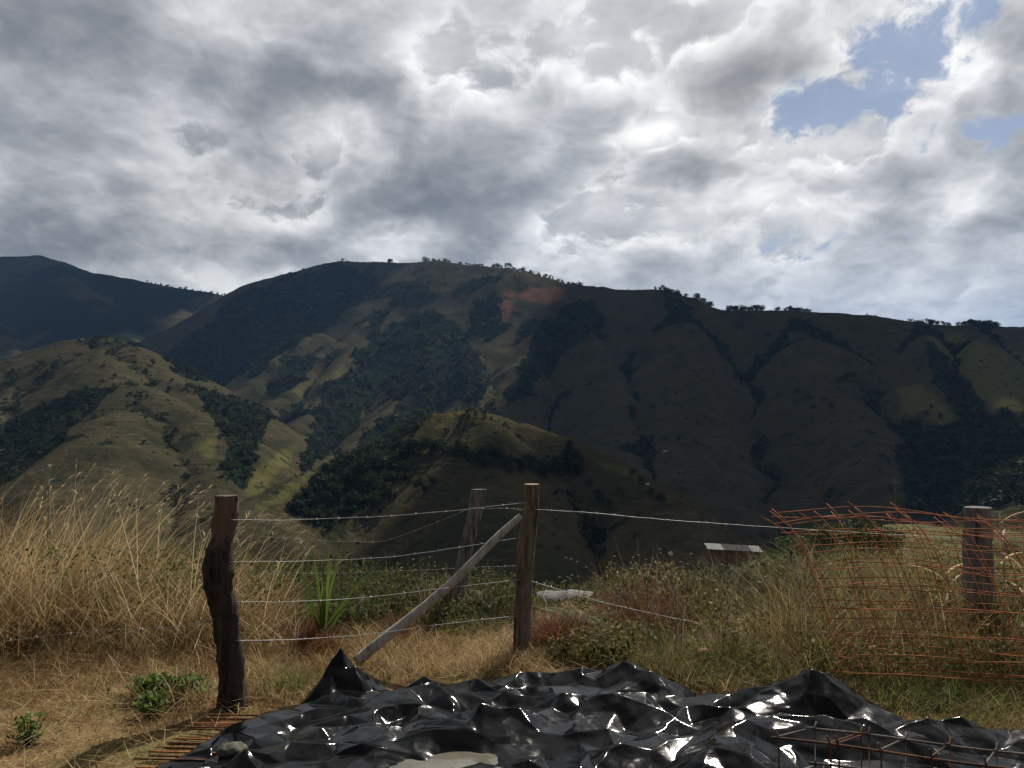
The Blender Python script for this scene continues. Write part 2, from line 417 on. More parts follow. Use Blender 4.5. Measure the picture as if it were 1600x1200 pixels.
# land cover and some painted sunlit strips, as patches of the ground (outlined as seen in the photograph)
COVER = {
 'forest': [
  [(548, 556), (590, 525), (625, 500), (650, 486), (690, 492), (735, 530), (762, 585), (752, 640), (715, 628), (668, 655), (610, 690), (560, 690), (600, 655), (640, 635), (600, 622), (570, 600)],
  [(505, 600), (558, 572), (578, 622), (552, 672), (505, 722), (468, 742), (478, 690)],
  [(290, 600), (370, 622), (425, 645), (402, 700), (382, 770), (352, 742), (347, 688), (330, 652)],
  [(-40, 680), (40, 642), (105, 606), (188, 606), (140, 650), (90, 688), (40, 735), (-40, 790)],
  [(1405, 655), (1500, 668), (1540, 650), (1640, 640), (1640, 800), (1425, 800), (1405, 740)],
  [(440, 560), (480, 545), (500, 560), (470, 600), (440, 625), (425, 605)],
  [(1440, 520), (1475, 560), (1520, 610), (1560, 660), (1500, 668), (1490, 640), (1455, 590)],
  [(515, 728), (560, 700), (632, 690), (640, 720), (600, 770), (560, 800), (500, 830), (440, 800), (480, 760)],
  [(365, 467), (430, 437), (530, 412), (590, 425), (600, 450), (560, 475), (520, 505), (450, 545), (400, 590), (300, 600), (250, 560), (330, 500)],
  [(640, 470), (700, 452), (760, 433), (806, 424), (806, 431), (762, 443), (702, 464), (645, 478)],
  [(555, 462), (600, 446), (645, 440), (692, 458), (684, 466), (640, 452), (600, 464), (575, 474)],
  [(735, 470), (775, 455), (800, 480), (790, 520), (760, 540), (735, 520)],
  [(420, 655), (440, 640), (500, 632), (505, 642), (445, 662)],
  [(590, 478), (625, 462), (680, 448), (690, 462), (650, 486), (620, 484)],
  [(850, 500), (880, 486), (905, 500), (870, 560), (820, 620), (790, 640), (785, 620), (820, 560)],
 ],
 'bright': [  # greener ground; right-hand spurs get their sunlit strips painted in here too
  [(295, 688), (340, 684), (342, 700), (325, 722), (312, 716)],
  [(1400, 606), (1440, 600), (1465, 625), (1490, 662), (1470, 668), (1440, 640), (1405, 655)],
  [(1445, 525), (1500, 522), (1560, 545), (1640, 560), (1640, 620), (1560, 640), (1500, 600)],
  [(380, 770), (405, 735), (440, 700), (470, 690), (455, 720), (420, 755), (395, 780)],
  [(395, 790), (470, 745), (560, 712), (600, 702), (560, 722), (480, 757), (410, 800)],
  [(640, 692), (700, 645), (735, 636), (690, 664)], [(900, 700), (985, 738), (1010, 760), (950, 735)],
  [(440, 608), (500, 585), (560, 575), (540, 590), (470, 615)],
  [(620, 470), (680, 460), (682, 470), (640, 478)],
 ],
 'scar': [
  [(790, 455), (830, 452), (893, 447), (880, 466), (850, 482), (825, 470), (800, 466)],
  [(776, 470), (796, 466), (800, 500), (784, 502)],
  [(1085, 862), (1180, 868), (1180, 884), (1085, 878)],
 ],
}
def inside(px, py, poly):
    c = np.zeros(px.shape, bool); n = len(poly)
    for i in range(n):
        (x1, y1), (x2, y2) = poly[i], poly[i-1]
        cond = ((y1 > py) != (y2 > py)) & (px < (x2-x1)*(py-y1)/((y2-y1) or 1e-9)+x1)
        c ^= cond
    return c

def build_terrain():
    azf = np.radians(np.linspace(-41, 41, 800))
    azc = np.radians(np.arange(44, 317, 3.0))
    az = np.concatenate([azf, azc]); na = len(az)
    r = np.concatenate([np.geomspace(.25, 60, 120), np.geomspace(61, 450, 130), np.geomspace(453, 2900, 470), np.geomspace(2910, 5600, 110), np.geomspace(5700, 14000, 12)])
    nr = len(r)
    RR, AA = np.meshgrid(r, az, indexing='ij')
    X, Y = RR*np.sin(AA), RR*np.cos(AA)
    Z, g, gully, flat = terrain(X, Y)
    Y_ = np.where(Y > 1, Y, 1)
    px, py = pix(X, Y_, Z)
    # wobble the outlines of the patches
    px = px+10*N1.fbm(X/60, Y/60, 3)+np.where(RR > 300, 5*N3.fbm(X/18, Y/18, 2), 0)
    py = py+8*N2.fbm(X/60, Y/60, 3)+np.where(RR > 300, 4*N4.fbm(X/18, Y/18, 2), 0)
    vis = (RR > 90) & (np.abs(AA) < 1.2)
    def cover(key):
        m = np.zeros(X.shape, bool)
        for poly in COVER[key]: m |= inside(px, py, poly)
        return (m & vis).astype(float)
    forest = cover('forest')
    gl = np.where((g >= 1) & (RR > 350), np.clip((gully+.95*N3.fbm(X/120, Y/120, 4)-.52)*3, 0, 1), 0)
    gl = np.where(g == 1, gl*.35, np.where(g == 2, gl*.45, gl))
    gl = np.where(g == 4, np.clip(.62+1.4*N1.fbm(X/300, Y/300, 4), 0, 1), gl)
    bushes = np.where((g >= 1) & (RR > 350), np.clip((N4.fbm(X/38, Y/38, 4)+.25*N1(X/200, Y/200)-.48)*7, 0, 1), 0)
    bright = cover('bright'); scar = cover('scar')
    def blur(a, n):
        for _ in range(n):
            a = a.copy(); a[1:-1, 1:-1] = (a[1:-1, 1:-1]*2+a[:-2, 1:-1]+a[2:, 1:-1]+a[1:-1, :-2]+a[1:-1, 2:])/6
        return a
    scar = np.clip((blur(scar, 2)+.75*N2.fbm(X/28, Y/28, 4)+.35*N4.fbm(X/8, Y/8, 2)-.42)*3, 0, 1)*np.clip(blur(scar, 5)*4, 0, 1)
    rag = .55*N3.fbm(X/90, Y/90, 4)+.35*N1.fbm(X/30, Y/30, 3)
    forest = np.clip((blur(forest, 14)+rag-.42)*3.0, 0, 1)*np.clip(blur(forest, 24)*6, 0, 1)
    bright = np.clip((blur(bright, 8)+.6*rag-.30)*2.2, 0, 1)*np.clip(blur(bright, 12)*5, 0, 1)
    forest = np.clip(np.maximum(forest, gl), 0, 1)*(1-scar)
    forest = np.where(flat & (RR > 300), 1, forest)
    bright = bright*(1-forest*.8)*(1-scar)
    # blur the cover by a few cells so that edges are soft
    def soft(a):
        b = a.copy()
        for _ in range(1):
            b[1:-1, 1:-1] = (a[1:-1, 1:-1]*2+a[:-2, 1:-1]+a[2:, 1:-1]+a[1:-1, :-2]+a[1:-1, 2:])/6
        return b
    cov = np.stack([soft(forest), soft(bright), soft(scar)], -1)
    near = np.clip(1-(RR-14)/30, 0, 1)
    V = np.stack([X, Y, Z], -1).reshape(-1, 3)
    idx = np.arange(nr*na).reshape(nr, na)
    a0 = idx[:-1, :]; a1 = np.roll(idx, -1, axis=1)[:-1, :]; b0 = idx[1:, :]; b1 = np.roll(idx, -1, axis=1)[1:, :]
    faces = np.stack([a0, a1, b1, b0], -1).reshape(-1, 4)[:, ::-1]
    fg = g.ravel()[faces[:, 0]]
    fg = np.where((V[faces[:, 0], 1] < 5), 0, fg)
    names = ['ground', 'mound_hill', 'grassy_hill', 'mountain', 'far_mountain']
    mt = material('hill_cover', hill_material, 1.0, .0)
    gm = material('ground_soil', ground_material, .95, .1)
    for k, nm in enumerate(names):
        f = faces[fg == k]
        used, inv = np.unique(f, return_inverse=True)
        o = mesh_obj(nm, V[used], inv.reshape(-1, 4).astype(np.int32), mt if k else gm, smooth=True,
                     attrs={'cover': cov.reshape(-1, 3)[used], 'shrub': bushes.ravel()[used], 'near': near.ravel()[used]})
        tag(o, kind='structure')
    # the centre disc under the viewer's feet
    return X, Y, Z, g, forest, bushes, px, py, RR

def hill_material(t, b):
    pos = t.n('ShaderNodeNewGeometry').outputs['Position']
    cov = t.n('ShaderNodeSeparateXYZ', i_0=t.attr('cover').outputs['Vector']).outputs
    shrub = t.attr('shrub').outputs['Fac']
    n1 = t.noise(pos, .012, 6, .6); n2 = t.noise(pos, .09, 5, .65); n3 = t.noise(pos, .5, 3, .6)
    # cattle paths along the contours
    z = t.n('ShaderNodeSeparateXYZ', i_0=pos).outputs[2]
    paths = t.m('SINE', t.m('MULTIPLY', t.m('ADD', z, t.m('MULTIPLY', n2, 9.0)), 1.6))
    past = t.ramp(n1, [(.30, (.026, .029, .014)), (.45, (.046, .042, .021)), (.58, (.058, .048, .027)), (.72, (.032, .035, .016))])
    past = t.mix(t.mr(n2, .42, .75), past, (.038, .034, .021, 1))
    past = t.mix(t.m('MULTIPLY', t.m('MULTIPLY', t.mr(paths, .1, 1.), t.mr(t.noise(pos, .02, 3, .6), .45, .62)), .5), past, (.098, .078, .050, 1))
    past = t.mix(t.m('MULTIPLY', t.mr(n3, .5, .8), .4), past, (.032, .036, .016, 1))
    n4 = t.noise(pos, .035, 7, .68)
    past = t.mix(t.m('MULTIPLY', t.mr(n4, .5, .66), .75), past, (.026, .030, .015, 1))
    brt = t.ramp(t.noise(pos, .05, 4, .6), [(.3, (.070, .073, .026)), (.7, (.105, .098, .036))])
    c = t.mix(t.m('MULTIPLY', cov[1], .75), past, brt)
    scr = t.ramp(t.noise(pos, .07, 5, .65), [(.3, (.075, .045, .029)), (.7, (.180, .092, .056))])
    c = t.mix(cov[2], c, scr)
    fo = t.ramp(t.noise(pos, .16, 4, .7), [(.3, (.008, .012, .007)), (.55, (.016, .023, .011)), (.8, (.030, .038, .016))])
    fm = t.m('MAXIMUM', t.mr(t.m('ADD', cov[0], t.m('MULTIPLY', t.m('SUBTRACT', n2, .5), .9)), .35, .62), t.m('MULTIPLY', shrub, .8))
    c = t.mix(fm, c, fo)
    t.set(b.inputs['Base Color'], c)
    h = t.m('ADD', t.m('MULTIPLY', n2, 1.0), t.m('MULTIPLY', t.m('MULTIPLY', t.noise(pos, .22, 4, .7), t.m('MULTIPLY_ADD', fm, 2.2, .25)), 1.0))
    bump(t, b, h, .55, 5.0)

def ground_material(t, b):
    pos = t.n('ShaderNodeNewGeometry').outputs['Position']
    near = t.attr('near').outputs['Fac']
    n1 = t.noise(pos, .9, 5, .6); n2 = t.noise(pos, 7, 6, .65); n3 = t.noise(pos, 60, 4, .7)
    soil = t.ramp(n2, [(.3, (.095, .058, .030)), (.5, (.165, .098, .048)), (.7, (.235, .155, .078))])
    straw = t.ramp(n3, [(.3, (.11, .075, .032)), (.6, (.26, .185, .085)), (.8, (.36, .27, .14))])
    green = t.ramp(n3, [(.3, (.045, .055, .018)), (.7, (.12, .125, .04))])
    c = t.mix(t.mr(n2, .40, .62), soil, straw)
    c = t.mix(t.m('MULTIPLY', t.mr(n1, .48, .68), .65), c, green)
    # farther down the slope: pasture and scrub
    f1 = t.noise(pos, .07, 5, .6); f2 = t.noise(pos, .6, 4, .6)
    far = t.ramp(f1, [(.34, (.030, .038, .013)), (.5, (.080, .078, .026)), (.62, (.125, .10, .042)), (.74, (.040, .044, .017))])
    far = t.mix(t.mr(f2, .42, .66), far, (.030, .034, .014, 1))
    cov = t.n('ShaderNodeSeparateXYZ', i_0=t.attr('cover').outputs['Vector']).outputs
    far = t.mix(cov[2], far, (.26, .12, .06, 1))
    c = t.mix(near, far, c)
    t.set(b.inputs['Base Color'], c)
    h = t.m('ADD', t.m('MULTIPLY', n3, .5), n2)
    bump(t, b, h, .8, .03)

def build_air():
    # unseen clouds, placed between the sun and the hills to shade the slopes
    cm = material('cloud_white', lambda t, b: t.set(b.inputs['Base Color'], (.8, .8, .8, 1)), 1, 0)
    spots = [((480, 1740, 150), 5200, 430, 550, 'broad flat cloud placed out of view to shade the dark middle ridges'),
             ((150, 500, -90), 5200, 290, 165, 'small ragged cloud placed out of view to shade the round mound'),
             ((-1000, 2520, 300), 5200, 520, 460, 'rounded cloud placed out of view to shade the back of the mountain'),
             ((-430, 2650, 430), 5600, 250, 210, 'small round cloud placed out of view to shade the left summit of the mountain'),
             ((1010, 1680, 260), 5600, 190, 330, 'thin long cloud placed out of view to shade the right edge of the ridges'),
             ((-2250, 3700, 500), 7600, 800, 800, 'wide cloud placed out of view to shade the far range')]
    for i, (tgt, T, rx, ry, lab) in enumerate(spots):
        c = np.array(tgt)+SUN*T
        n1, n2 = 72, 36
        th, ph = np.meshgrid(np.linspace(0, 2*np.pi, n1, endpoint=False), np.linspace(0.02, np.pi-.02, n2))
        x, y, z = np.cos(th)*np.sin(ph), np.sin(th)*np.sin(ph), np.cos(ph)
        k = 1+.42*N1.fbm(x*1.7+i*7+3*z, y*1.7+i*3, 4)+.10*N2.fbm(x*6+z*4, y*6-z*3, 3)
        v = np.stack([x*k*rx, y*k*ry, np.where(z > 0, z*k*.30, z*.10)*min(rx, ry)], -1).reshape(-1, 3)
        idx = np.arange(n1*n2).reshape(n2, n1)
        f = np.stack([idx[:-1], np.roll(idx, -1, 1)[:-1], np.roll(idx, -1, 1)[1:], idx[1:]], -1).reshape(-1, 4)[:, ::-1]
        o = mesh_obj('cloud', v, f, cm, smooth=True); o.location = c
        tag(o, lab, 'cloud', 'unseen clouds shading the hills')
    # the air
    hz = bpy.data.materials.new('haze_air'); hz.use_nodes = True; nt = hz.node_tree; nt.nodes.clear(); t = NT(nt)
    pv = t.n('ShaderNodeVolumePrincipled'); pv.inputs['Density'].default_value = HAZE
    pv.inputs['Color'].default_value = (.28, .52, 1, 1); pv.inputs['Anisotropy'].default_value = .25
    out = t.n('ShaderNodeOutputMaterial'); t.set(out.inputs['Volume'], pv.outputs[0])
    X = 15000; z0, z1 = -330, 1500
    v = [(a, b, c) for a in (-X, X) for b in (-X, X) for c in (z0, z1)]
    f = [[0, 1, 3, 2], [4, 6, 7, 5], [0, 4, 5, 1], [2, 3, 7, 6], [0, 2, 6, 4], [1, 5, 7, 3]]
    tag(mesh_obj('haze', v, f, hz), kind='stuff')
HAZE = 2.5e-5
# ------------------------------------------------------------------ materials of the foreground
def wood_material(name, dark, mid, light, top=None, crack=.8):
    def fn(t, b):
        co = t.n('ShaderNodeTexCoord').outputs['Object']
        g = t.n('ShaderNodeTexCoord').outputs['Generated']
        st = t.vm('MULTIPLY', co, (1, 1, .09))
        n1 = t.noise(st, 26, 6, .65, .6); n2 = t.noise(co, 9, 5, .6); n3 = t.noise(st, 90, 3, .6)
        c = t.ramp(n1, [(.30, dark), (.48, mid), (.72, light)])
        c = t.mix(t.m('MULTIPLY', t.mr(n2, .45, .7), .6), c, rgb(dark))
        if top:
            gz = t.n('ShaderNodeSeparateXYZ', i_0=g).outputs[2]
            tc = t.ramp(n1, [(.3, tuple(.6*q for q in top)), (.7, top)])
            c = t.mix(t.mr(t.m('ADD', gz, t.m('MULTIPLY', t.m('SUBTRACT', n2, .5), .25)), .76, .83), c, tc)
        cr = t.mr(n1, .36, .42, 1., 0.)
        c = t.mix(t.m('MULTIPLY', cr, crack), c, (.012, .010, .008, 1))
        t.set(b.inputs['Base Color'], c)
        bump(t, b, t.m('ADD', n1, t.m('MULTIPLY', n3, .4)), .9, .012)
    return material(name, fn, .9, .2)

def rust_material(name, lo, hi):
    def fn(t, b):
        co = t.n('ShaderNodeTexCoord').outputs['Object']
        n = t.noise(co, 9, 6, .75)
        t.set(b.inputs['Base Color'], t.ramp(n, [(.30, tuple(.35*q for q in lo)), (.45, lo), (.66, hi)]))
        bump(t, b, t.noise(co, 120, 3, .6), .4, .002)
    return material(name, fn, .8, .25)

def blade_material(name, stops, trans=.45, spec=.2):
    """stops: colours picked by the blade's own random number; a touch darker and redder where it is old"""
    def fn(t, b):
        rnd = t.attr('rnd').outputs['Fac']
        c = t.ramp(rnd, stops)
        t.set(b.inputs['Base Color'], c)
        nt = t.t; out = nt.nodes['Material Output']
        tr = t.n('ShaderNodeBsdfTranslucent'); t.set(tr.inputs[0], c)
        ms = t.n('ShaderNodeMixShader', i_0=trans)
        t.set(ms.inputs[1], b.outputs[0]); t.set(ms.inputs[2], tr.outputs[0])
        nt.links.new(ms.outputs[0], out.inputs[0])
    return material(name, fn, .65, spec)

def plain_material(name, c1, c2, scale=30, rough=.7, spec=.3, b_=.4, bd=.004):
    def fn(t, b):
        co = t.n('ShaderNodeTexCoord').outputs['Object']
        n = t.noise(co, scale, 5, .65)
        t.set(b.inputs['Base Color'], t.ramp(n, [(.32, c1), (.68, c2)]))
        bump(t, b, n, b_, bd)
    return material(name, fn, rough, spec)

STRAW = [(0, (.10, .060, .025)), (.22, (.20, .125, .050)), (.5, (.36, .25, .115)), (.78, (.48, .37, .20)), (1, (.62, .52, .34))]
DRYMAT = [(0, (.10, .058, .025)), (.3, (.19, .115, .048)), (.6, (.30, .20, .090)), (.82, (.36, .26, .125)), (1, (.16, .15, .045))]
OLIVE = [(0, (.055, .065, .018)), (.3, (.10, .105, .028)), (.5, (.15, .14, .042)), (.7, (.20, .155, .06)), (.86, (.27, .19, .085)), (1, (.38, .30, .17))]
GREEN = [(0, (.040, .070, .014)), (.5, (.090, .14, .028)), (1, (.18, .24, .055))]
FERN = [(0, (.035, .055, .016)), (.5, (.065, .090, .026)), (.8, (.12, .12, .035)), (1, (.19, .12, .045))]
REDD = [(0, (.07, .028, .016)), (.5, (.14, .055, .026)), (1, (.24, .11, .05))]
DARKGREEN = [(0, (.014, .019, .008)), (.5, (.028, .036, .012)), (.8, (.050, .055, .019)), (1, (.10, .085, .034))]
GREYGREEN = [(0, (.05, .065, .045)), (.5, (.085, .105, .075)), (1, (.15, .17, .13))]

# ------------------------------------------------------------------ blades of grass
def blade_arrays(base, az, L, lean, bend, w, rnd, nl=4, twist=None):
    """ribbons; all arguments are arrays over the blades"""
    n = len(base)
    t = np.linspace(0, 1, nl+1)
    dirx, diry = np.cos(az), np.sin(az)
    tw = rng.random(n)*np.pi if twist is None else twist
    sx, sy = np.cos(tw), np.sin(tw)
    V = np.zeros((n, nl+1, 2, 3))
    out = L[:, None]*(lean[:, None]*t+bend[:, None]*t*t)
    up = L[:, None]*(t*np.sqrt(np.clip(1-np.minimum(lean, .97)**2, .03, 1))[:, None]-.42*bend[:, None]*t**2.4)
    prof = np.array([.75, 1., .85, .55, .08]) if nl == 4 else np.interp(t, [0, .25, .5, .75, 1], [.75, 1, .85, .55, .08])
    hw = .5*w[:, None]*prof[None]
    for s, sg in ((0, -1), (1, 1)):
        V[:, :, s, 0] = base[:, None, 0]+dirx[:, None]*out+sg*hw*sx[:, None]
        V[:, :, s, 1] = base[:, None, 1]+diry[:, None]*out+sg*hw*sy[:, None]
        V[:, :, s, 2] = base[:, None, 2]+np.maximum(up, -.02)
    idx = np.arange(n*(nl+1)*2).reshape(n, nl+1, 2)
    F_ = np.stack([idx[:, :-1, 0], idx[:, :-1, 1], idx[:, 1:, 1], idx[:, 1:, 0]], -1).reshape(-1, 4)
    return V.reshape(-1, 3), F_, np.repeat(rnd, (nl+1)*2)

class Grass:
    def __init__(s): s.v, s.f, s.r, s.n = [], [], [], 0
    def add(s, v, f, r):
        s.v.append(v); s.f.append(f+s.n); s.r.append(r); s.n += len(v)
    def blades(s, *a, **k): s.add(*blade_arrays(*a, **k))
    def build(s, name, mat, parent=None):
        return mesh_obj(name, np.concatenate(s.v), np.concatenate(s.f), mat, parent, attrs={'rnd': np.concatenate(s.r)})

def on_ground(x, y, dz=0): return np.stack([x, y, height(x, y)+dz], -1)

def leaf_quads(cen, size, nrm_up=.3, seed=0, rnd=None):
    """pointed leaves (two quads folded at the midrib) at the given centres"""
    r = np.random.default_rng(seed); n = len(cen)
    a = r.normal(size=(n, 3)); a /= np.linalg.norm(a, axis=1)[:, None]
    b = r.normal(size=(n, 3)); b[:, 2] += nrm_up*2
    b = np.cross(a, b); b /= np.linalg.norm(b, axis=1)[:, None]+1e-9
    c = np.cross(a, b)
    s = np.asarray(size)[:, None] if np.ndim(size) else size
    p0 = cen-a*s; p1 = cen-a*s*.1+b*s*.5+c*s*.12; p2 = cen+a*s; p3 = cen-a*s*.1-b*s*.5+c*s*.12
    V = np.stack([p0, p1, p2, p3], 1).reshape(-1, 3)
    F_ = np.arange(4*n).reshape(n, 4)
    return V, F_, np.repeat(r.random(n) if rnd is None else rnd, 4)

TARP_EDGE = None
def in_tarp(x, y, grow=0.0):
    poly = TARP_POLY
    c = np.zeros(np.shape(x), bool)
    for i in range(len(poly)):
        (x1, y1), (x2, y2) = poly[i], poly[i-1]
        c ^= ((y1 > y) != (y2 > y)) & (x < (x2-x1)*(y-y1)/((y2-y1) or 1e-9)+x1)
    return c
TARP_LEFT = [(-1.95, 2.7), (-1.80, 3.3), (-1.66, 3.80), (-1.53, 4.24), (-1.30, 4.55), (-1.04, 4.80)]
TARP_BACK = [(-1.04, 4.80), (-.72, 4.86), (-.40, 4.90), (.0, 5.02), (.40, 5.10), (.75, 5.02), (1.10, 4.84), (1.45, 4.80), (1.75, 4.68), (2.05, 4.42), (2.35, 4.22), (2.75, 4.08), (3.5, 3.95)]
TARP_RIGHT = [(3.5, 2.7), (3.5, 3.3), (3.5, 3.95)]
TARP_FRONT = [(-1.95, 2.7), (0, 2.7), (3.5, 2.7)]
TARP_POLY = TARP_LEFT+TARP_BACK[1:]+TARP_RIGHT[::-1][1:]

def along(poly, u):
    p = np.array(poly, float); s = np.concatenate([[0], np.cumsum(np.linalg.norm(np.diff(p, axis=0), axis=1))]); s /= s[-1]
    return np.stack([np.interp(u, s, p[:, 0]), np.interp(u, s, p[:, 1])], -1)

FOLDS = [
    ([(-1.06, 4.76, .20), (-1.03, 4.75, .325), (-.99, 4.74, .33)], 2.2), ([(-1.015, 4.75, .34), (-.90, 4.70, .225), (-.68, 4.66, .07)], 1.5), ([(-1.01, 4.72, .30), (-1.0, 4.54, .10)], 1.9), ([(-.93, 4.70, .22), (-.84, 4.54, .10)], 1.7),
    ([(-.66, 4.68, .09), (-.50, 4.74, .14), (-.22, 4.72, .145), (-.05, 4.70, .10)], .7),
    ([(.02, 4.84, .14), (.35, 4.86, .16), (.66, 4.78, .225), (.80, 4.68, .20), (.98, 4.52, .09)], .6),
    ([(.66, 4.78, .22), (.58, 4.50, .13)], .7),
    ([(1.00, 4.58, .07), (1.35, 4.52, .16), (1.62, 4.44, .285), (1.70, 4.40, .28), (1.86, 4.26, .17), (2.05, 4.16, .11)], .62),
    ([(1.66, 4.42, .28), (1.72, 4.15, .12)], .75), ([(1.45, 4.46, .19), (1.62, 4.20, .09)], .75),
    ([(1.93, 4.02, .10), (2.08, 4.06, .155), (2.30, 4.04, .15), (2.55, 3.98, .10)], .6), ([(2.3, 4.0, .12), (2.6, 3.93, .16), (3.0, 3.88, .16), (3.4, 3.84, .16)], .6),
    ([(-.85, 3.70, .06), (-.45, 3.96, .12), (-.15, 4.14, .19), (.05, 4.16, .17)], .55), ([(.05, 4.16, .17), (.10, 3.95, .07)], .8),
    ([(-1.72, 3.62, .05), (-1.45, 4.05, .07), (-1.1, 4.36, .09), (-.62, 4.54, .14), (-.42, 4.60, .15)], .5),
    ([(-1.25, 4.02, .07), (-.85, 4.22, .11), (-.50, 4.40, .12)], .6), ([(-1.35, 3.72, .06), (-.95, 3.90, .09), (-.70, 4.10, .10)], .6),
    ([(-.72, 4.28, .12), (-.58, 4.12, .07)], .8),
    ([(.28, 4.46, .15), (.55, 4.40, .16), (.85, 4.22, .11)], .5), ([(.42, 4.44, .15), (.34, 4.18, .08)], .6), ([(.75, 4.30, .13), (.72, 4.05, .07)], .8),
    ([(.78, 3.30, .17), (.92, 3.60, .20), (1.12, 3.90, .215), (1.4, 3.97, .21), (1.75, 3.94, .19), (2.0, 3.86, .10)], .55), ([(1.08, 3.3, .22), (1.05, 3.6, .22), (1.12, 3.88, .21)], .7),
    ([(-1.60, 3.55, .06), (-1.25, 3.78, .09), (-.95, 4.02, .10), (-.70, 4.16, .10)], .6), ([(-1.50, 4.18, .06), (-1.15, 4.48, .08), (-.80, 4.62, .11)], .6), ([(-1.05, 3.60, .06), (-.72, 3.86, .10), (-.50, 4.22, .12)], .6),
    ([(-.35, 4.50, .12), (-.05, 4.56, .13), (.20, 4.66, .12)], .6), ([(.95, 4.36, .11), (1.25, 4.24, .12), (1.5, 4.10, .10)], .55), ([(.20, 4.22, .10), (.32, 4.02, .10), (.38, 3.82, .08)], .7),
    ([(.30, 3.62, .10), (.50, 3.80, .13), (.72, 3.86, .11)], .6), ([(.18, 4.02, .09), (.45, 4.00, .12), (.70, 3.96, .10)], .6), ([(-.30, 3.60, .06), (.05, 3.72, .08)], .6),
]
def tarp_support(x, y):
    h = np.full(np.shape(x), -.2)
    for pts, st in FOLDS:
        for a, b in zip(pts[:-1], pts[1:]):
            dx, dy = b[0]-a[0], b[1]-a[1]
            t = np.clip(((x-a[0])*dx+(y-a[1])*dy)/(dx*dx+dy*dy+1e-9), 0, 1)
            d = np.hypot(x-a[0]-t*dx, y-a[1]-t*dy)
            h = np.maximum(h, a[2]+t*(b[2]-a[2])-st*d)
    return h

def facets(gx, gy, seeds, hs):
    """piecewise flat facets through the seeds, read on the grid"""
    from mathutils.geometry import delaunay_2d_cdt
    vs, _, fs, ov, _, _ = delaunay_2d_cdt([Vector(p) for p in seeds], [], [], 0, 1e-6)
    vs = np.array([tuple(v) for v in vs]); hv = np.array([hs[o[0]] if o else 0 for o in ov])
    out = np.zeros(len(gx))
    order = np.argsort(gx); sx = gx[order]
    for f in fs:
        (x1, y1), (x2, y2), (x3, y3) = vs[f[0]], vs[f[1]], vs[f[2]]
        lo, hi = np.searchsorted(sx, [min(x1, x2, x3)-1e-6, max(x1, x2, x3)+1e-6])
        ids = order[lo:hi]; px_, py_ = gx[ids], gy[ids]
        det = (y2-y3)*(x1-x3)+(x3-x2)*(y1-y3)
        if abs(det) < 1e-12: continue
        a = ((y2-y3)*(px_-x3)+(x3-x2)*(py_-y3))/det; b = ((y3-y1)*(px_-x3)+(x1-x3)*(py_-y3))/det; c = 1-a-b
        m = (a >= -1e-6) & (b >= -1e-6) & (c >= -1e-6)
        out[ids[m]] = (a*hv[f[0]]+b*hv[f[1]]+c*hv[f[2]])[m]
    return out

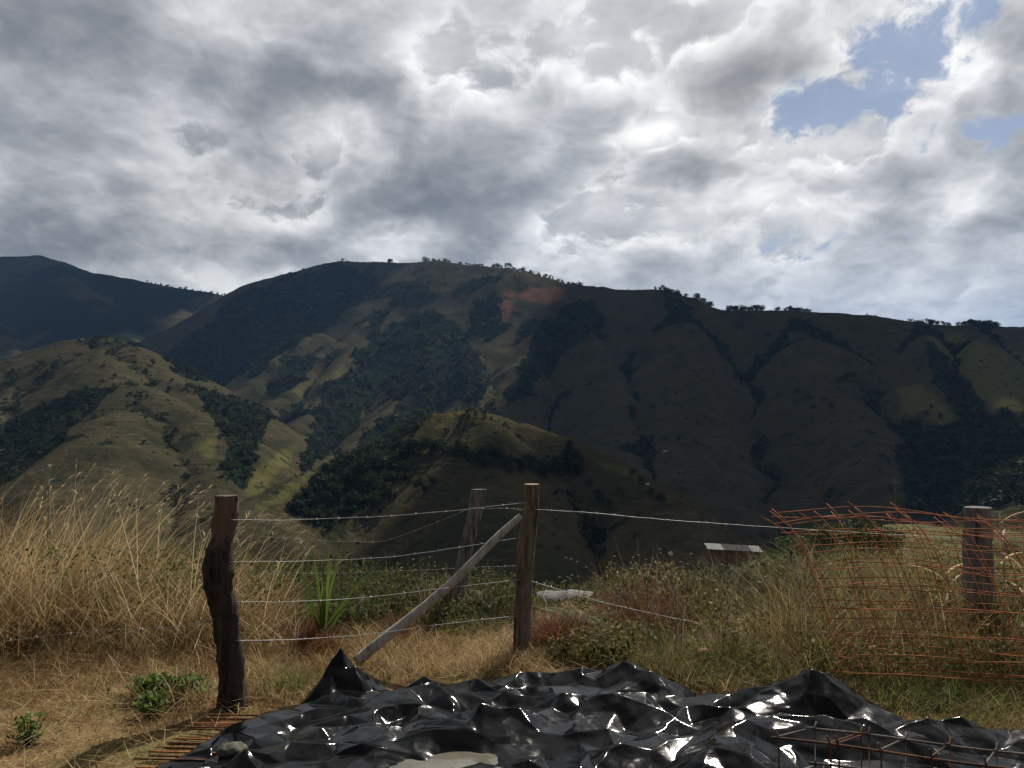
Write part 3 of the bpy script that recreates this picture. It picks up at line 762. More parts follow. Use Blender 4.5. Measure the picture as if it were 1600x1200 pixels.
def sim_tarp():
    nu, nv = 860, 380
    u = np.linspace(0, 1, nu); v = np.linspace(0, 1, nv)
    L_, Rr, B_, Fr = along(TARP_LEFT, v), along(TARP_RIGHT, v), along(TARP_BACK, u), along(TARP_FRONT, u)
    U, Vv = np.meshgrid(u, v)
    U = U[..., None]; Vv = Vv[..., None]
    S = (1-U)*L_[:, None]+U*Rr[:, None]+(1-Vv)*Fr[None]+Vv*B_[None]
    S = S-((1-U)*(1-Vv)*L_[0]+U*(1-Vv)*Rr[0]+(1-U)*Vv*L_[-1]+U*Vv*Rr[-1])
    x, y = S[..., 0].ravel(), S[..., 1].ravel()
    r = np.random.default_rng(21)
    # points of the creased sheet: crest lines first, then the hollows between them
    pts, hs = [], []
    def far_enough(p, kx, ky, rot, mind):
        if not pts: return True
        d = np.array(pts)-p; c, s_ = math.cos(rot), math.sin(rot)
        return np.hypot((d[:, 0]*c+d[:, 1]*s_)/kx, (-d[:, 0]*s_+d[:, 1]*c)/ky).min() > mind
    for q, st in FOLDS:
        q = np.array(q)
        for a, b in zip(q[:-1], q[1:]):
            m = max(1, int(np.linalg.norm(b-a)/.20))
            for k in range(m+1):
                w = a+(b-a)*k/m
                if far_enough(w[:2], 1, 1, 0, .03): pts.append(w[:2]+r.normal(size=2)*.010); hs.append(w[2]+r.normal()*.008)
    for n, mind, amp in ((420, .115, .014), (1150, .056, .0105)):
        tries = 0; got = 0
        while got < n and tries < n*9:
            tries += 1
            p = np.array([r.uniform(-2.3, 3.9), r.uniform(2.4, 5.5)])
            rot = .35+.9*N4(np.array([p[0]*.7]), np.array([p[1]*.7]))[0]*2
            if far_enough(p, 3.2, .55, rot, mind):
                base = max(float(tarp_support(p[:1], p[1:])[0]), .030+.025*r.random())
                k = np.clip(.6+1.1*N2.fbm(p[:1]*1.5, p[1:]*1.5, 2)[0], .15, 1.4)
                pts.append(p); hs.append(base+amp*k*r.normal()); got += 1
    pts = np.array(pts); hs = np.array(hs)
    cor = np.array([[-3, 1.5], [4.6, 1.5], [-3, 6.2], [4.6, 6.2]])
    z = facets(x, y, np.concatenate([pts, cor]), np.concatenate([hs, np.zeros(4)])).reshape(nv, nu)
    z0 = z.copy()
    for _ in range(2):
        z[1:-1, 1:-1] = z[1:-1, 1:-1]*.5+.125*(z[:-2, 1:-1]+z[2:, 1:-1]+z[1:-1, :-2]+z[1:-1, 2:])
    # flatten towards the hem, which lies on the ground
    e = np.minimum(np.minimum(np.arange(nu), nu-1-np.arange(nu))[None]/15., np.minimum(np.arange(nv), nv-1-np.arange(nv))[:, None]/15.)
    e = np.clip(e, 0, 1)**.6
    for _ in range(0):
        z[1:-1, 1:-1] = z[1:-1, 1:-1]*.5+.125*(z[:-2, 1:-1]+z[2:, 1:-1]+z[1:-1, :-2]+z[1:-1, 2:])
    e = np.maximum(e, np.exp(-((S[..., 0]+1.03)**2+(S[..., 1]-4.78)**2)/.022))
    gz = height(x, y).reshape(nv, nu)
    X = np.zeros((nv, nu, 3)); X[..., :2] = S
    X[..., 2] = np.maximum(z*e+.012*(1-e), gz+.008)
    # the hem wanders a little
    X[..., 0] += .035*N1.fbm(S[..., 0]*6, S[..., 1]*6, 2)*1.0; X[..., 1] += .03*N3.fbm(S[..., 0]*6, S[..., 1]*6, 2)
    return X

def build_tarp():
    X = sim_tarp(); nv, nu = X.shape[:2]
    idx = np.arange(nv*nu).reshape(nv, nu)
    f = np.stack([idx[:-1, :-1], idx[:-1, 1:], idx[1:, 1:], idx[1:, :-1]], -1).reshape(-1, 4)
    def fn(t, b):
        co = t.n('ShaderNodeTexCoord').outputs['Object']
        n1 = t.noise(co, 3.2, 5, .6); n2 = t.noise(co, 38, 4, .6); n3 = t.noise(co, 14, 5, .65, 1.2)
        dust = t.mr(t.m('ADD', n1, t.m('MULTIPLY', t.m('SUBTRACT', n3, .5), .7)), .50, .74)
        t.set(b.inputs['Base Color'], t.mix(t.m('MULTIPLY', dust, .55), (.0028, .0030, .0034, 1), (.020, .0215, .0225, 1)))
        t.set(b.inputs['Roughness'], t.m('ADD', t.m('MULTIPLY_ADD', dust, .13, .085), t.m('MULTIPLY', n2, .06)))
        bump(t, b, t.m('ADD', t.m('MULTIPLY', n3, .8), t.m('MULTIPLY', n2, .15)), .16, .008)
    m = material('black_plastic', fn, .25, .16)
    o = mesh_obj('tarp', X.reshape(-1, 3), f, m, smooth=True)
    so = o.modifiers.new('thickness', 'SOLIDIFY'); so.thickness = .0015
    tag(o, 'crumpled glossy black plastic sheet spread over the building material', 'tarp')
    return X

# ------------------------------------------------------------------ posts, brace and wires
def ring_post(rows, D, depth_ratio=.9, nseg=22, wob=.05, seed=1, ramp_top=0, lean=0):
    """rows: (py, left px, right px); returns vertices and faces of a rough post at distance D"""
    r = np.random.default_rng(seed)
    rows = np.array(rows, float)
    ys = np.linspace(rows[0, 0], rows[-1, 0], 46)
    l = np.interp(ys, rows[:, 0], rows[:, 1]); rr = np.interp(ys, rows[:, 0], rows[:, 2])
    V = []
    nz = Noise(seed+40)
    for i, yy in enumerate(ys):
        c = P((l[i]+rr[i])/2, yy, D); hw = (rr[i]-l[i])/2*D/F
        c = c+np.array([0, lean*(i/45.), 0])
        for k in range(nseg):
            a = 2*math.pi*k/nseg
            q = 1+wob*2.0*nz.fbm(np.array([math.cos(a)*1.9+3+i*.05]), np.array([math.sin(a)*1.9+i*.22]), 4)[0]
            V.append(c+np.array([math.cos(a)*hw*q, math.sin(a)*hw*depth_ratio*q, 0]))
    V = np.array(V); n = len(ys); f = []
    for i in range(n-1):
        for k in range(nseg):
            k2 = (k+1) % nseg
            f.append([i*nseg+k, (i+1)*nseg+k, (i+1)*nseg+k2, i*nseg+k2])
    return V, f, n, nseg

def build_posts():
    wd = wood_material('charred_wood', (.016, .013, .011), (.038, .029, .023), (.085, .062, .047), top=(.15, .108, .078))
    wp = wood_material('pale_wood', (.075, .052, .036), (.15, .108, .076), (.24, .185, .135))
    wg = wood_material('grey_wood', (.080, .076, .072), (.16, .152, .145), (.27, .255, .24))
    cut = plain_material('cut_wood', (.20, .14, .085), (.36, .27, .18), 40)
    def post(rows, D, mat, label, cap=None, **k):
        cap = cap or mat
        base = P((rows[-1][1]+rows[-1][2])/2, rows[-1][0], D)
        V, f, n, ns = ring_post(rows, D, **k)
        root = empty('fence_post', (base[0], base[1], 0))
        V = V-np.array([base[0], base[1], 0])
        f.append([(n-1)*ns+i for i in range(ns)])
        mesh_obj('shaft', V, f, mat, root, True)
        top = V[:ns].copy(); c = top.mean(0); top2 = c+(top-c)*.97; top2[:, 2] += .003
        mesh_obj('cut_top', np.concatenate([top, top2, [c+[0, 0, .004]]]),
                 [[i, (i+1) % ns, ns+(i+1) % ns, ns+i] for i in range(ns)]+[[ns+i, ns+(i+1) % ns, 2*ns] for i in range(ns)], cap, root)
        return tag(root, label, 'fence post', 'posts of the barbed wire fence')
    post([(775, 336, 373), (800, 336, 372), (845, 334, 364), (858, 324, 363), (885, 318, 362), (915, 320, 363), (945, 330, 368), (990, 336, 374), (1040, 343, 380), (1085, 344, 383), (1112, 340, 386)],
         4.68, wd, 'dark gnarled fence post with a sawn reddish top beside the tall dry grass', wob=.20, seed=3)
    post([(757, 819, 843), (800, 817, 841), (850, 809, 836), (930, 805, 831), (1000, 802, 828), (1035, 801, 828)],
         5.68, wp, 'pale cracked round fence post that the slanting pole leans on', cap=cut, wob=.09, seed=5)
    post([(765, 737, 760), (800, 731, 754), (850, 719, 741), (900, 708, 731), (985, 690, 716)],
         7.0, wg, 'weathered plank-like fence post tilting behind the slanting pole', depth_ratio=.55, wob=.09, seed=7)
    post([(793, 1508, 1548), (850, 1507, 1549), (930, 1506, 1549), (1010, 1504, 1551)],
         6.0, wg, 'thick grey fence post standing behind the rusty mesh sheets', wob=.10, seed=9)
    # the slanting pole
    pts = [P(557, 1034, 5.38), P(600, 998, 5.40), P(650, 959, 5.43), P(698, 919, 5.46), P(741, 876, 5.50), P(778, 838, 5.54), P(814, 806, 5.58)]
    pts = np.array(pts); t = np.linspace(0, 1, 7); tt = np.linspace(0, 1, 40)
    q = np.stack([np.interp(tt, t, pts[:, i]) for i in range(3)], -1)
    for _ in range(6): q[1:-1] = (q[:-2]+2*q[1:-1]+q[2:])/4
    rad = np.interp(tt, [0, .1, .5, .85, 1], [.037, .036, .032, .027, .022])
    V, f = tube_arrays(q, rad, 16, True, wob=.09, seed=4)
    wb = wood_material('bare_pole', (.22, .195, .17), (.38, .34, .29), (.50, .45, .39), crack=.35)
    tag(mesh_obj('brace_pole', V, f, wb, smooth=True), 'bare peeled pole slanting from the ground up to the pale post', 'pole')

def build_wires():
    steel = material('galvanised_wire', lambda t, b: (t.set(b.inputs['Base Color'], (.30, .30, .30, 1)), t.set(b.inputs['Metallic'], .55)), .42, .5)
    def wire(pts, label, r=.0016, nb=None):
        q = np.array([P(*p) for p in pts]); s = np.linalg.norm(np.diff(q, axis=0), axis=1).sum()
        n = max(30, int(s/.03)); t = np.linspace(0, 1, len(q)); tt = np.linspace(0, 1, n)
        w = np.stack([np.interp(tt, t, q[:, i]) for i in range(3)], -1)
        for _ in range(20): w[1:-1] = (w[:-2]+2*w[1:-1]+w[2:])/4
        w[1:-1, 2] += .004*N1(np.linspace(0, s*5, n), np.full(n, q[0, 2]*9))[1:-1]
        root = empty('barbed_wire', w[0]); w = w-w[0]
        V, f = tube_arrays(w, r, 5, True); mesh_obj('strand', V, f, steel, root, True)
        nb = int(s/.16) if nb is None else nb
        bm = None
        rb = np.random.default_rng(int(abs(q[0, 2])*1e4) % 9999)
        for k in range(nb):
            i = int((k+.5+.2*(rb.random()-.5))/nb*(n-1))
            if bm is None:
                m = MB()
                d1 = np.array([.25, .3, .92]); d2 = np.array([-.35, .5, -.79])
                m.add(*tube_arrays([-.012*d1, .012*d1], .0011, 4)); m.add(*tube_arrays([-.012*d2, .012*d2], .0011, 4))
                m.add(*tube_arrays([[-.007, 0, 0], [.007, 0, 0]], .0026, 6))
                bm = m.build('barb', steel, root); o = bm
            else:
                o = bm.copy(); C.objects.link(o); o.parent = root
            o.location = w[i]; o.rotation_euler = (rb.random()*6, 0, rb.random()*.6)
        return tag(root, label, 'barbed wire', 'strands of the barbed wire fence')
    a, b = 4.60, 5.60
    wire([(360, 812, a), (430, 813, 4.8), (500, 811, 5.0), (600, 807, 5.2), (700, 799, 5.4), (822, 785, b)], 'topmost barbed wire between the dark gnarled post and the pale post')
    wire([(358, 878, a), (500, 876, 5.0), (600, 872, 5.2), (700, 858, 5.4), (815, 840, b)], 'second barbed wire from the top between the dark post and the pale post')
    wire([(366, 940, a), (450, 941, 4.8), (560, 935, 5.1), (700, 919, 5.4), (812, 905, b)], 'third barbed wire from the top between the dark post and the pale post')
    wire([(368, 1001, a), (500, 998, 5.0), (600, 988, 5.2), (700, 974, 5.4), (808, 962, b)], 'lowest barbed wire between the dark post and the pale post')
    wire([(836, 796, 5.62), (920, 801, 5.68), (1050, 813, 5.76), (1240, 826, 5.86), (1510, 842, 5.96)], 'long barbed wire running from the pale post to the thick grey post')
    wire([(830, 908, 5.62), (870, 920, 5.66), (930, 938, 5.70), (1000, 955, 5.75), (1100, 975, 5.8)], 'slack barbed wire dropping from the pale post into the weeds')
    wire([(735, 795, 6.95), (600, 848, 6.9), (500, 845, 6.8), (400, 838, 6.7)], 'thin upper barbed wire running left from the tilting grey post')
    wire([(738, 795, 6.95), (790, 794, 6.5), (824, 797, 5.76)], 'short barbed wire joining the tilting grey post to the pale post')
    wire([(712, 888, 6.95), (600, 893, 6.9), (500, 897, 6.8), (420, 892, 6.7)], 'thin lower barbed wire running left from the tilting grey post')
    wire([(716, 888, 6.95), (760, 886, 6.4), (808, 884, 5.76)], 'short lower barbed wire from the tilting grey post to the pale post')
    wire([(334, 968, 4.62), (260, 982, 4.7), (150, 985, 4.85), (0, 1002, 5.0), (-120, 1008, 5.1)], 'barbed wire running through the dry grass left of the dark post')

# ------------------------------------------------------------------ reinforcing steel
def build_steel():
    rust = rust_material('orange_rust', (.24, .070, .022), (.48, .165, .052))
    dark = rust_material('brown_rust', (.075, .034, .018), (.20, .085, .040))
    grey = rust_material('grey_steel', (.10, .085, .075), (.22, .18, .155))
    # leaning sheets of welded mesh
    def sheet(off, nvert, nhor, x0, label, tilt, seed):
        r = np.random.default_rng(seed)
        b0 = P(1322, 1058, 4.66)+off; b1 = P(1800, 1082, 4.60)+off
        t0 = P(1236, 796, 5.45)+off+np.array([tilt*.3, tilt, 0]); t1 = P(1690, 806, 5.5)+off+np.array([tilt*.3, tilt, 0])
        def S(u, v):
            p = (1-u)*((1-v)*b0+v*t0)+u*((1-v)*b1+v*t1)
            p = p+np.array([-.10*max(0, v-.62)**2/.14, .02*math.sin(u*5+seed), 0])
            p[2] += .035*math.sin(math.pi*u*1.3+.4)*v-.02*math.sin(u*9+seed)*v-.05*max(0, v-.7)**2/.09
            return p
        org = S(0, 0)
        root = empty('mesh_sheet', org)
        for i in range(nvert):
            u = (i+.30*(r.random()-.5))/(nvert-1)
            ln_ = .030*r.normal(); bw = .02*r.normal()
            V, f = tube_arrays([S(u+ln_*(v-.4)+bw*math.sin(v*4), v)-org+np.array([0, -.003, 0]) for v in np.linspace(-.02, 1.03+.04*r.random(), 14)], .0030, 5)
            mesh_obj('upright_rod', V, f, rust, root, True)
        for j in range(nhor):
            v = (j+.40*(r.random()-.5))/(nhor-1)*.985
            us = np.linspace(x0+.03*r.random()-.04, 1.04, 30)
            sag = .014*r.normal()
            V, f = tube_arrays([S(u, v)-org+np.array([0, .003, sag*math.sin(u*math.pi*2.3)]) for u in us], .0029, 5)
            mesh_obj('level_rod', V, f, rust, root, True)
        return tag(root, label, 'steel mesh', 'rusty welded mesh sheets leaning on the fence')
    sheet(np.array([0, 0, 0]), 8, 9, 0, 'front rusty mesh sheet of the leaning stack, its rods standing lowest', .0, 1)
    sheet(np.array([.055, .07, .03]), 8, 9, .01, 'middle rusty mesh sheet sandwiched in the leaning stack by the grey post', .02, 2)
    sheet(np.array([.16, .16, -.05]), 8, 9, -.05, 'rear rusty mesh sheet of the leaning stack, reaching farthest into the weeds', .06, 3)
    sheet(np.array([.24, .10, -.02]), 8, 9, .03, 'outermost rusty mesh sheet of the leaning stack, its uprights bent most', -.05, 4)
    # cage of bars with stirrups under the fold of the plastic
    A0, A1 = P(1262, 1138, 3.60), P(1660, 1185, 3.37)
    B0, B1 = P(1204, 1152, 3.45), P(1660, 1211, 3.16)
    dn = np.array([0, 0, -.15])
    org = (A0+B0)/2; org[2] = 0
    root = empty('rebar_cage', org)
    for (p, q, off, ext, m) in ((A0, A1, 0, .0, grey), (B0, B1, 0, .0, dark), (A0, A1, dn, -.08, grey), (B0, B1, dn, -.05, dark)):
        d = (q-p)/np.linalg.norm(q-p)
        pts = [p+d*ext*s+off+(q-p)*s+np.array([0, 0, .004*math.sin(s*7)]) for s in np.linspace(0, 1, 60)]
        rad = np.where(np.arange(60) % 2 == 0, .0052, .0061)
        V, f = tube_arrays(np.array(pts)-org, rad, 8); mesh_obj('long_bar', V, f, m, root, True)
    for i, s in enumerate((.03, .22, .40, .575, .755, .93)):
        a, b = A0+(A1-A0)*s, B0+(B1-B0)*s
        if i == 0: a = a+np.array([-.0, 0, 0])
        e = np.array([0, 0, .008])
        for k2 in range(2 if i in (1, 5) else 1):
            sh = np.array([.035*k2, 0, 0])
            loop = [b+(a-b)*-.10+e*5+sh, b+e+sh, b+dn-e+sh, a+dn-e+sh, a+e+sh, a+(b-a)*.25+e*2+sh]
            loop2 = [a+(b-a)*-.05+e*4+sh, a+e+sh, b+e+sh, b+(b-a)*.05+e+sh]
            V, f = tube_arrays(np.array(loop)-org, .0042, 6); m = MB(); m.add(V, f)
            V, f = tube_arrays(np.array(loop2)-org, .0042, 6); m.add(V, f)
            m.build('stirrup', dark if i % 2 else grey, root)
    tag(root, 'rusty reinforcing cage of long bars and stirrups half under the black plastic', 'rebar cage')
    # bar ends sticking out on the left
    r = np.random.default_rng(5)
    for i in range(20):
        s = i/19
        if 10 <= i <= 12: continue
        p = np.array([-1.80+.10*s+.05*r.random(), 3.80+.62*s+.012*r.normal(), .022+.02*(i % 2)])
        d = np.array([1, -.05-.02*r.random(), .004]); L = .34+.06*r.random()
        V, f = tube_arrays([(d*L*k) for k in np.linspace(0, 1, 8)], .0048, 6)
        o = mesh_obj('reinforcing_bar', V, f, dark if i % 3 else rust, smooth=True); o.location = p
        tag(o, 'rusty bar end sticking out of the black plastic beside the dark post', 'rebar', 'bar ends sticking out under the plastic')

# ------------------------------------------------------------------ stones, puddles
def stone(name, c, size, mat, label, cat, seed, angular=.0):
    n1, n2 = 28, 16
    th, ph = np.meshgrid(np.linspace(0, 2*np.pi, n1, endpoint=False), np.linspace(0.03, np.pi-.03, n2))
    x, y, z = np.cos(th)*np.sin(ph), np.sin(th)*np.sin(ph), np.cos(ph)
    nz = Noise(seed)
    k = 1+.30*nz.fbm(x*1.6+z, y*1.6-z, 4)
    if angular:
        m = np.max(np.abs(np.stack([x, y, z])), 0); k = k*(1-angular+angular/m)
    v = np.stack([x*k*size[0], y*k*size[1], z*k*size[2]], -1).reshape(-1, 3)
    idx = np.arange(n1*n2).reshape(n2, n1)
    f = np.stack([idx[:-1], np.roll(idx, -1, 1)[:-1], np.roll(idx, -1, 1)[1:], idx[1:]], -1).reshape(-1, 4)[:, ::-1]
    fl = f.tolist()+[idx[0].tolist(), idx[-1].tolist()[::-1]]
    o = mesh_obj(name, v, fl, mat, smooth=True); o.location = c
    return tag(o, label, cat)

def build_small(X):
    tz = X.reshape(-1, 3)
    def tarp_z(x, y):
        d = np.hypot(tz[:, 0]-x, tz[:, 1]-y); return float(tz[np.argsort(d)[:12], 2].mean())
    ms = plain_material('mossy_stone', (.035, .037, .026), (.14, .135, .105), 30, .9, .2, 1., .01)
    p = G(362, 1178, .05)
    stone('stone', (p[0], p[1], tarp_z(p[0], p[1])+.015), (.072, .055, .034), ms, 'small rough mossy stone holding down the black plastic', 'stone', 61)
    br = plain_material('red_clay', (.22, .085, .045), (.36, .16, .09), 20)
    p = G(1125, 1062, .03)
    stone('brick', (p[0], p[1]+.42, .03), (.05, .06, .075), br, 'broken red brick lying in the grass behind the black plastic', 'brick', 62, .6)
    rk = plain_material('grey_rock', (.085, .082, .076), (.20, .195, .18), 6, .9, .2, 1., .02)
    c = P(880, 950, 7.7)
    stone('boulder', (c[0]+.02, c[1], P(880, 946, 7.7)[2]+.01), (.46, .24, .13), rk, 'long grey rock lying in the weeds behind the pale fence post', 'rock', 63)
    # muddy rain water caught in the sheet
    def fw(t, b):
        co = t.n('ShaderNodeTexCoord').outputs['Object']
        t.set(b.inputs['Base Color'], t.ramp(t.noise(co, 9, 4, .6), [(.3, (.085, .080, .062)), (.7, (.15, .135, .10))]))
        bump(t, b, t.noise(co, 25, 2, .5), .05, .005)
    mw = material('muddy_water', fw, .06, .5)
    for (px, py, z, rx, ry, lab) in ((668, 1192, .050, .34, .20, 'wide grey puddle of rain water at the edge of the sheet by the big fold'),
                                     (872, 1166, .046, .13, .07, 'narrow brown puddle caught between sharp folds of the sheet'),
                                     (862, 1112, .060, .10, .09, 'small muddy puddle below the crest of the black sheet')):
        c = G(px, py, z); n = 40
        a = np.linspace(0, 2*np.pi, n, endpoint=False)
        k = 1+.3*N3.fbm(np.cos(a)*1.5+px, np.sin(a)*1.5, 3)
        ring = np.stack([np.cos(a)*rx*k, np.sin(a)*ry*k, np.zeros(n)], -1)
        v = np.concatenate([[[0, 0, 0]], ring])
        o = mesh_obj('puddle', v, [[0, 1+i, 1+(i+1) % n] for i in range(n)], mw); o.location = c
        tag(o, lab, 'puddle', 'puddles on the plastic sheet')
# ------------------------------------------------------------------ trees
def crown_arrays(h, w, n, leaf, seed, shape='round', lobes=7):
    r = np.random.default_rng(seed)
    # a crown is a handful of uneven leafy clumps
    cs = []
    for i in range(lobes):
        a = r.random()*6.28; q = r.random()**.6
        if shape == 'round': c = [math.cos(a)*q*w*.30, math.sin(a)*q*w*.30, h*(.34+.46*r.random())]; s = w*(.17+.13*r.random())
        elif shape == 'flat': c = [math.cos(a)*q*w*.38, math.sin(a)*q*w*.38, h*(.52+.32*r.random())]; s = w*(.14+.10*r.random())
        else: c = [math.cos(a)*q*w*.16, math.sin(a)*q*w*.16, h*(.22+.66*(i+.5)/lobes)]; s = w*(.34-.22*(i/lobes))
        cs.append((np.array(c), s))
    P_, rn = [], []
    for i, (c, s) in enumerate(cs):
        m = n//lobes; d = r.normal(size=(m, 3)); d /= np.linalg.norm(d, axis=1)[:, None]
        rad = s*(.45+.6*r.random(m)**.5)
        P_.append(c+d*rad[:, None]*np.array([1, 1, .8])); rn.append(np.clip(r.normal(.45+.12*(r.random()-.5), .2, m), 0, 1))
    P_ = np.concatenate(P_); rn = np.concatenate(rn)
    return leaf_quads(P_, leaf*(.6+.8*r.random(len(P_))), .4, seed+5, rn)

def trunk_arrays(h, w, seed, top=.6, limbs=4):
    r = np.random.default_rng(seed)
    m = MB()
    bend = r.normal(size=2)*.04*h
    pts = [np.array([bend[0]*t*t, bend[1]*t*t, h*top*t-.15*h*.2]) for t in np.linspace(0, 1, 7)]
    m.add(*tube_arrays(pts, np.linspace(.035*h, .013*h, 7), 7, wob=.1, seed=seed))
    for i in range(limbs):
        a = 6.28*(i+r.random()*.6)/limbs; b = pts[3+i % 3]
        e = b+np.array([math.cos(a)*w*.26, math.sin(a)*w*.26, h*(.14+.12*r.random())])
        m.add(*tube_arrays([b, (b+e)/2+[0, 0, .02*h], e], [.013*h, .010*h, .005*h], 5))
    return m

TREE_KINDS = {}
def tree_proto(kind):
    """meshes of a tree about 1 high, shared by all trees of the kind"""
    if kind in TREE_KINDS: return TREE_KINDS[kind]
    shape, w, n, leaf, lobes = {'round': ('round', .95, 460, .062, 8), 'broad': ('round', 1.25, 520, .064, 11), 'flat': ('flat', 1.2, 420, .06, 10),
                                'slim': ('slim', .55, 380, .045, 8), 'bush': ('round', 1.2, 360, .060, 7), 'close': ('round', 1.15, 3400, .030, 14)}[kind.split('_')[0]]
    seed = sum(map(ord, kind))
    v, f, rn = crown_arrays(1, w, n, leaf, seed, shape, lobes)
    if kind.startswith('bush'): v[:, 2] = (v[:, 2]-.25)*1.1
    root = empty('tree')
    cr = mesh_obj('crown', v, f, MATS['close' if kind.startswith('close') else 'tree'], root, attrs={'rnd': rn})
    tr = trunk_arrays(1, w, seed, .85 if shape == 'slim' else .62).build('trunk', MATS['bark'], root)
    TREE_KINDS[kind] = [root, False]
    return TREE_KINDS[kind]

def plant_tree(kind, x, y, h, label, group=None, z=None, cat='tree', name=None, wide=1.):
    rec = tree_proto(kind)
    o = rec[0] if not rec[1] else copy_tree(rec[0]); rec[1] = True
    for k in list(o.keys()):
        if k == 'group': del o[k]
    zz = float(height(x, y)[0]) if z is None else z
    o.location = (x, y, zz-.02*h); o.scale = (h*wide, h*wide, h); o.rotation_euler = (0, 0, (x*7.3+y*3.1) % 6.28)
    if ' bush ' in ' '+label+' ': o.name = 'bush'; cat = 'bush'
    else: o.name = 'tree'
    return tag(o, label, cat, group)

MATS = {}
def find_on_terrain(px, py, dmin=200, dmax=5000):
    """where the line of sight through a point of the photograph meets the hills"""
    d = ray(px, py); D = np.geomspace(dmin, dmax, 700)
    x = d[0]/d[1]*D; z = CAM_Z+d[2]/d[1]*D
    h = height(x, D)
    hit = np.where(h >= z)[0]
    if len(hit) == 0:
        i = int(np.argmin(z-h)); return x[i], D[i], h[i]
    i = hit[0]; return x[i], D[i], h[i]

def build_trees():
    MATS['tree'] = blade_material('tree_leaves', [(0, (.012, .018, .009)), (.5, (.028, .038, .016)), (.85, (.066, .076, .028)), (1, (.10, .105, .038))], .2, .03)
    MATS['close'] = blade_material('bush_leaves', [(0, (.022, .034, .011)), (.5, (.052, .068, .020)), (.85, (.09, .10, .03)), (1, (.14, .13, .045))], .25, .06)
    MATS['bark'] = plain_material('bark', (.03, .024, .019), (.075, .06, .048), 20)
    r = np.random.default_rng(8)
    rounds = ['round_a', 'round_b', 'broad_a', 'broad_b', 'flat_a', 'bush_a', 'bush_b']
    def crest(x0, x1, n, hpx, label, group, kinds=rounds, jitter=1.0):
        for i in range(n):
            px = x0+(x1-x0)*(i+.5+jitter*(r.random()-.5))/n
            # the skyline: highest point of the landscape in this direction
            a = (px-800)/F; D = np.geomspace(900, 4200, 500)
            D = D[D > 1200]
            h = height(a*D, D); k = np.argmax((h-CAM_Z)/D)
            D_ = D[k]; hh = hpx*(.55+.9*r.random()**1.3)*.86/F*D_
            plant_tree(kinds[int(r.random()*len(kinds))], a*D_, D_, hh, label, group, z=h[k]-.24*hh, wide=.85+.5*r.random())
    crest(660, 700, 5, 8, 'dark tree in the row on the summit left of the pasture top', 'trees left on the summit')
    crest(712, 756, 7, 8, 'dark tree in the gappy row on the middle of the summit', 'trees in the middle of the summit', jitter=.6)
    crest(768, 822, 11, 10, 'dark flat-topped tree in the dense row above the landslide', 'trees above the landslide', ['flat_a', 'broad_a', 'flat_b', 'round_a'])
    crest(828, 900, 15, 8, 'small tree on the sloping skyline right of the landslide top', 'trees right of the landslide', ['round_a', 'slim_a', 'round_b', 'bush_a'], .7)
    crest(1022, 1066, 8, 9, 'dark tree in the grove on the shoulder of the middle skyline', 'grove on the skyline shoulder')
    crest(1088, 1116, 6, 11, 'dark tree in the knot at the dip of the skyline', 'trees at the dip of the skyline')
    crest(1138, 1196, 15, 11, 'dark tree in the long dense row on the right skyline', 'long row on the right skyline', ['round_a', 'broad_a', 'round_b'], .7)
    crest(1214, 1222, 2, 11, 'one of the lone pair of trees between the long row and the right skyline grove', 'tree pair on the right skyline')
    crest(1230, 1270, 9, 11, 'dark tree in the grove right of the tree pair on the skyline', 'grove right of the tree pair', ['round_a', 'broad_a', 'round_b'], .6)
    crest(1425, 1440, 3, 7, 'small bush on the low far right skyline before the last groves', 'bushes on the low skyline')
    crest(1452, 1472, 5, 13, 'dark tree in the first knot on the low far right skyline', 'first knot on the low skyline')
    crest(1478, 1490, 3, 9, 'small tree between the two groves of the low far right skyline', 'trees between the low groves')
    crest(1500, 1566, 14, 13, 'dark tree in the last grove on the low far right skyline', 'last grove on the low skyline', ['round_a', 'broad_a', 'round_b', 'broad_b'], .6)
    crest(520, 545, 3, 5, 'tiny tree on the dark left summit of the mountain', 'trees on the dark left summit')
    crest(215, 350, 22, 5, 'tiny tree on the falling skyline of the far range', 'trees on the far skyline')
    # trees standing on the slopes: (px, py, height in photo pixels, kind)
    def slope(items, label, group, dmin=300):
        for (px, py, hp, kind) in items:
            x, y, z = find_on_terrain(px, py, dmin)
            plant_tree(kind, x, y, hp/F*y, label, group, z=z)
    band = []
    for i in range(44):
        px = 636+256*(i/43.)+4*r.normal(); base = np.interp(px, [636, 680, 730, 800, 860, 900], [706, 704, 722, 732, 740, 744])
        band.append((px, base+5*r.normal(), 17+9*r.random(), rounds[int(r.random()*7)]))
    slope(band, 'bushy tree in the dark belt across the front of the round mound', 'belt of trees on the round mound')
    slope([(893, 742, 58, 'slim_a'), (884, 738, 44, 'slim_b'), (905, 742, 40, 'slim_a')], 'tall slim tree at the right end of the belt on the mound', 'tall trees at the end of the belt')
    sc = [(652, 766, 20), (662, 772, 16), (675, 760, 14), (935, 788, 24), (950, 800, 22), (965, 770, 14), (990, 742, 14), (1000, 760, 16), (1016, 778, 16), (1034, 790, 20), (560, 742, 26), (575, 735, 24),
          (596, 728, 22), (612, 722, 22), (628, 716, 22), (540, 760, 26), (525, 775, 22), (508, 790, 22), (570, 770, 26), (590, 760, 24), (610, 752, 22), (630, 742, 20), (556, 790, 26), (585, 792, 26), (605, 780, 22), (470, 800, 18), (485, 778, 18), (920, 760, 16), (870, 776, 14), (840, 800, 16)]
    slope([(a, b, c, rounds[i % 7]) for i, (a, b, c) in enumerate(sc)], 'bushy tree scattered over the near flank of the mound', 'scattered trees on the mound')
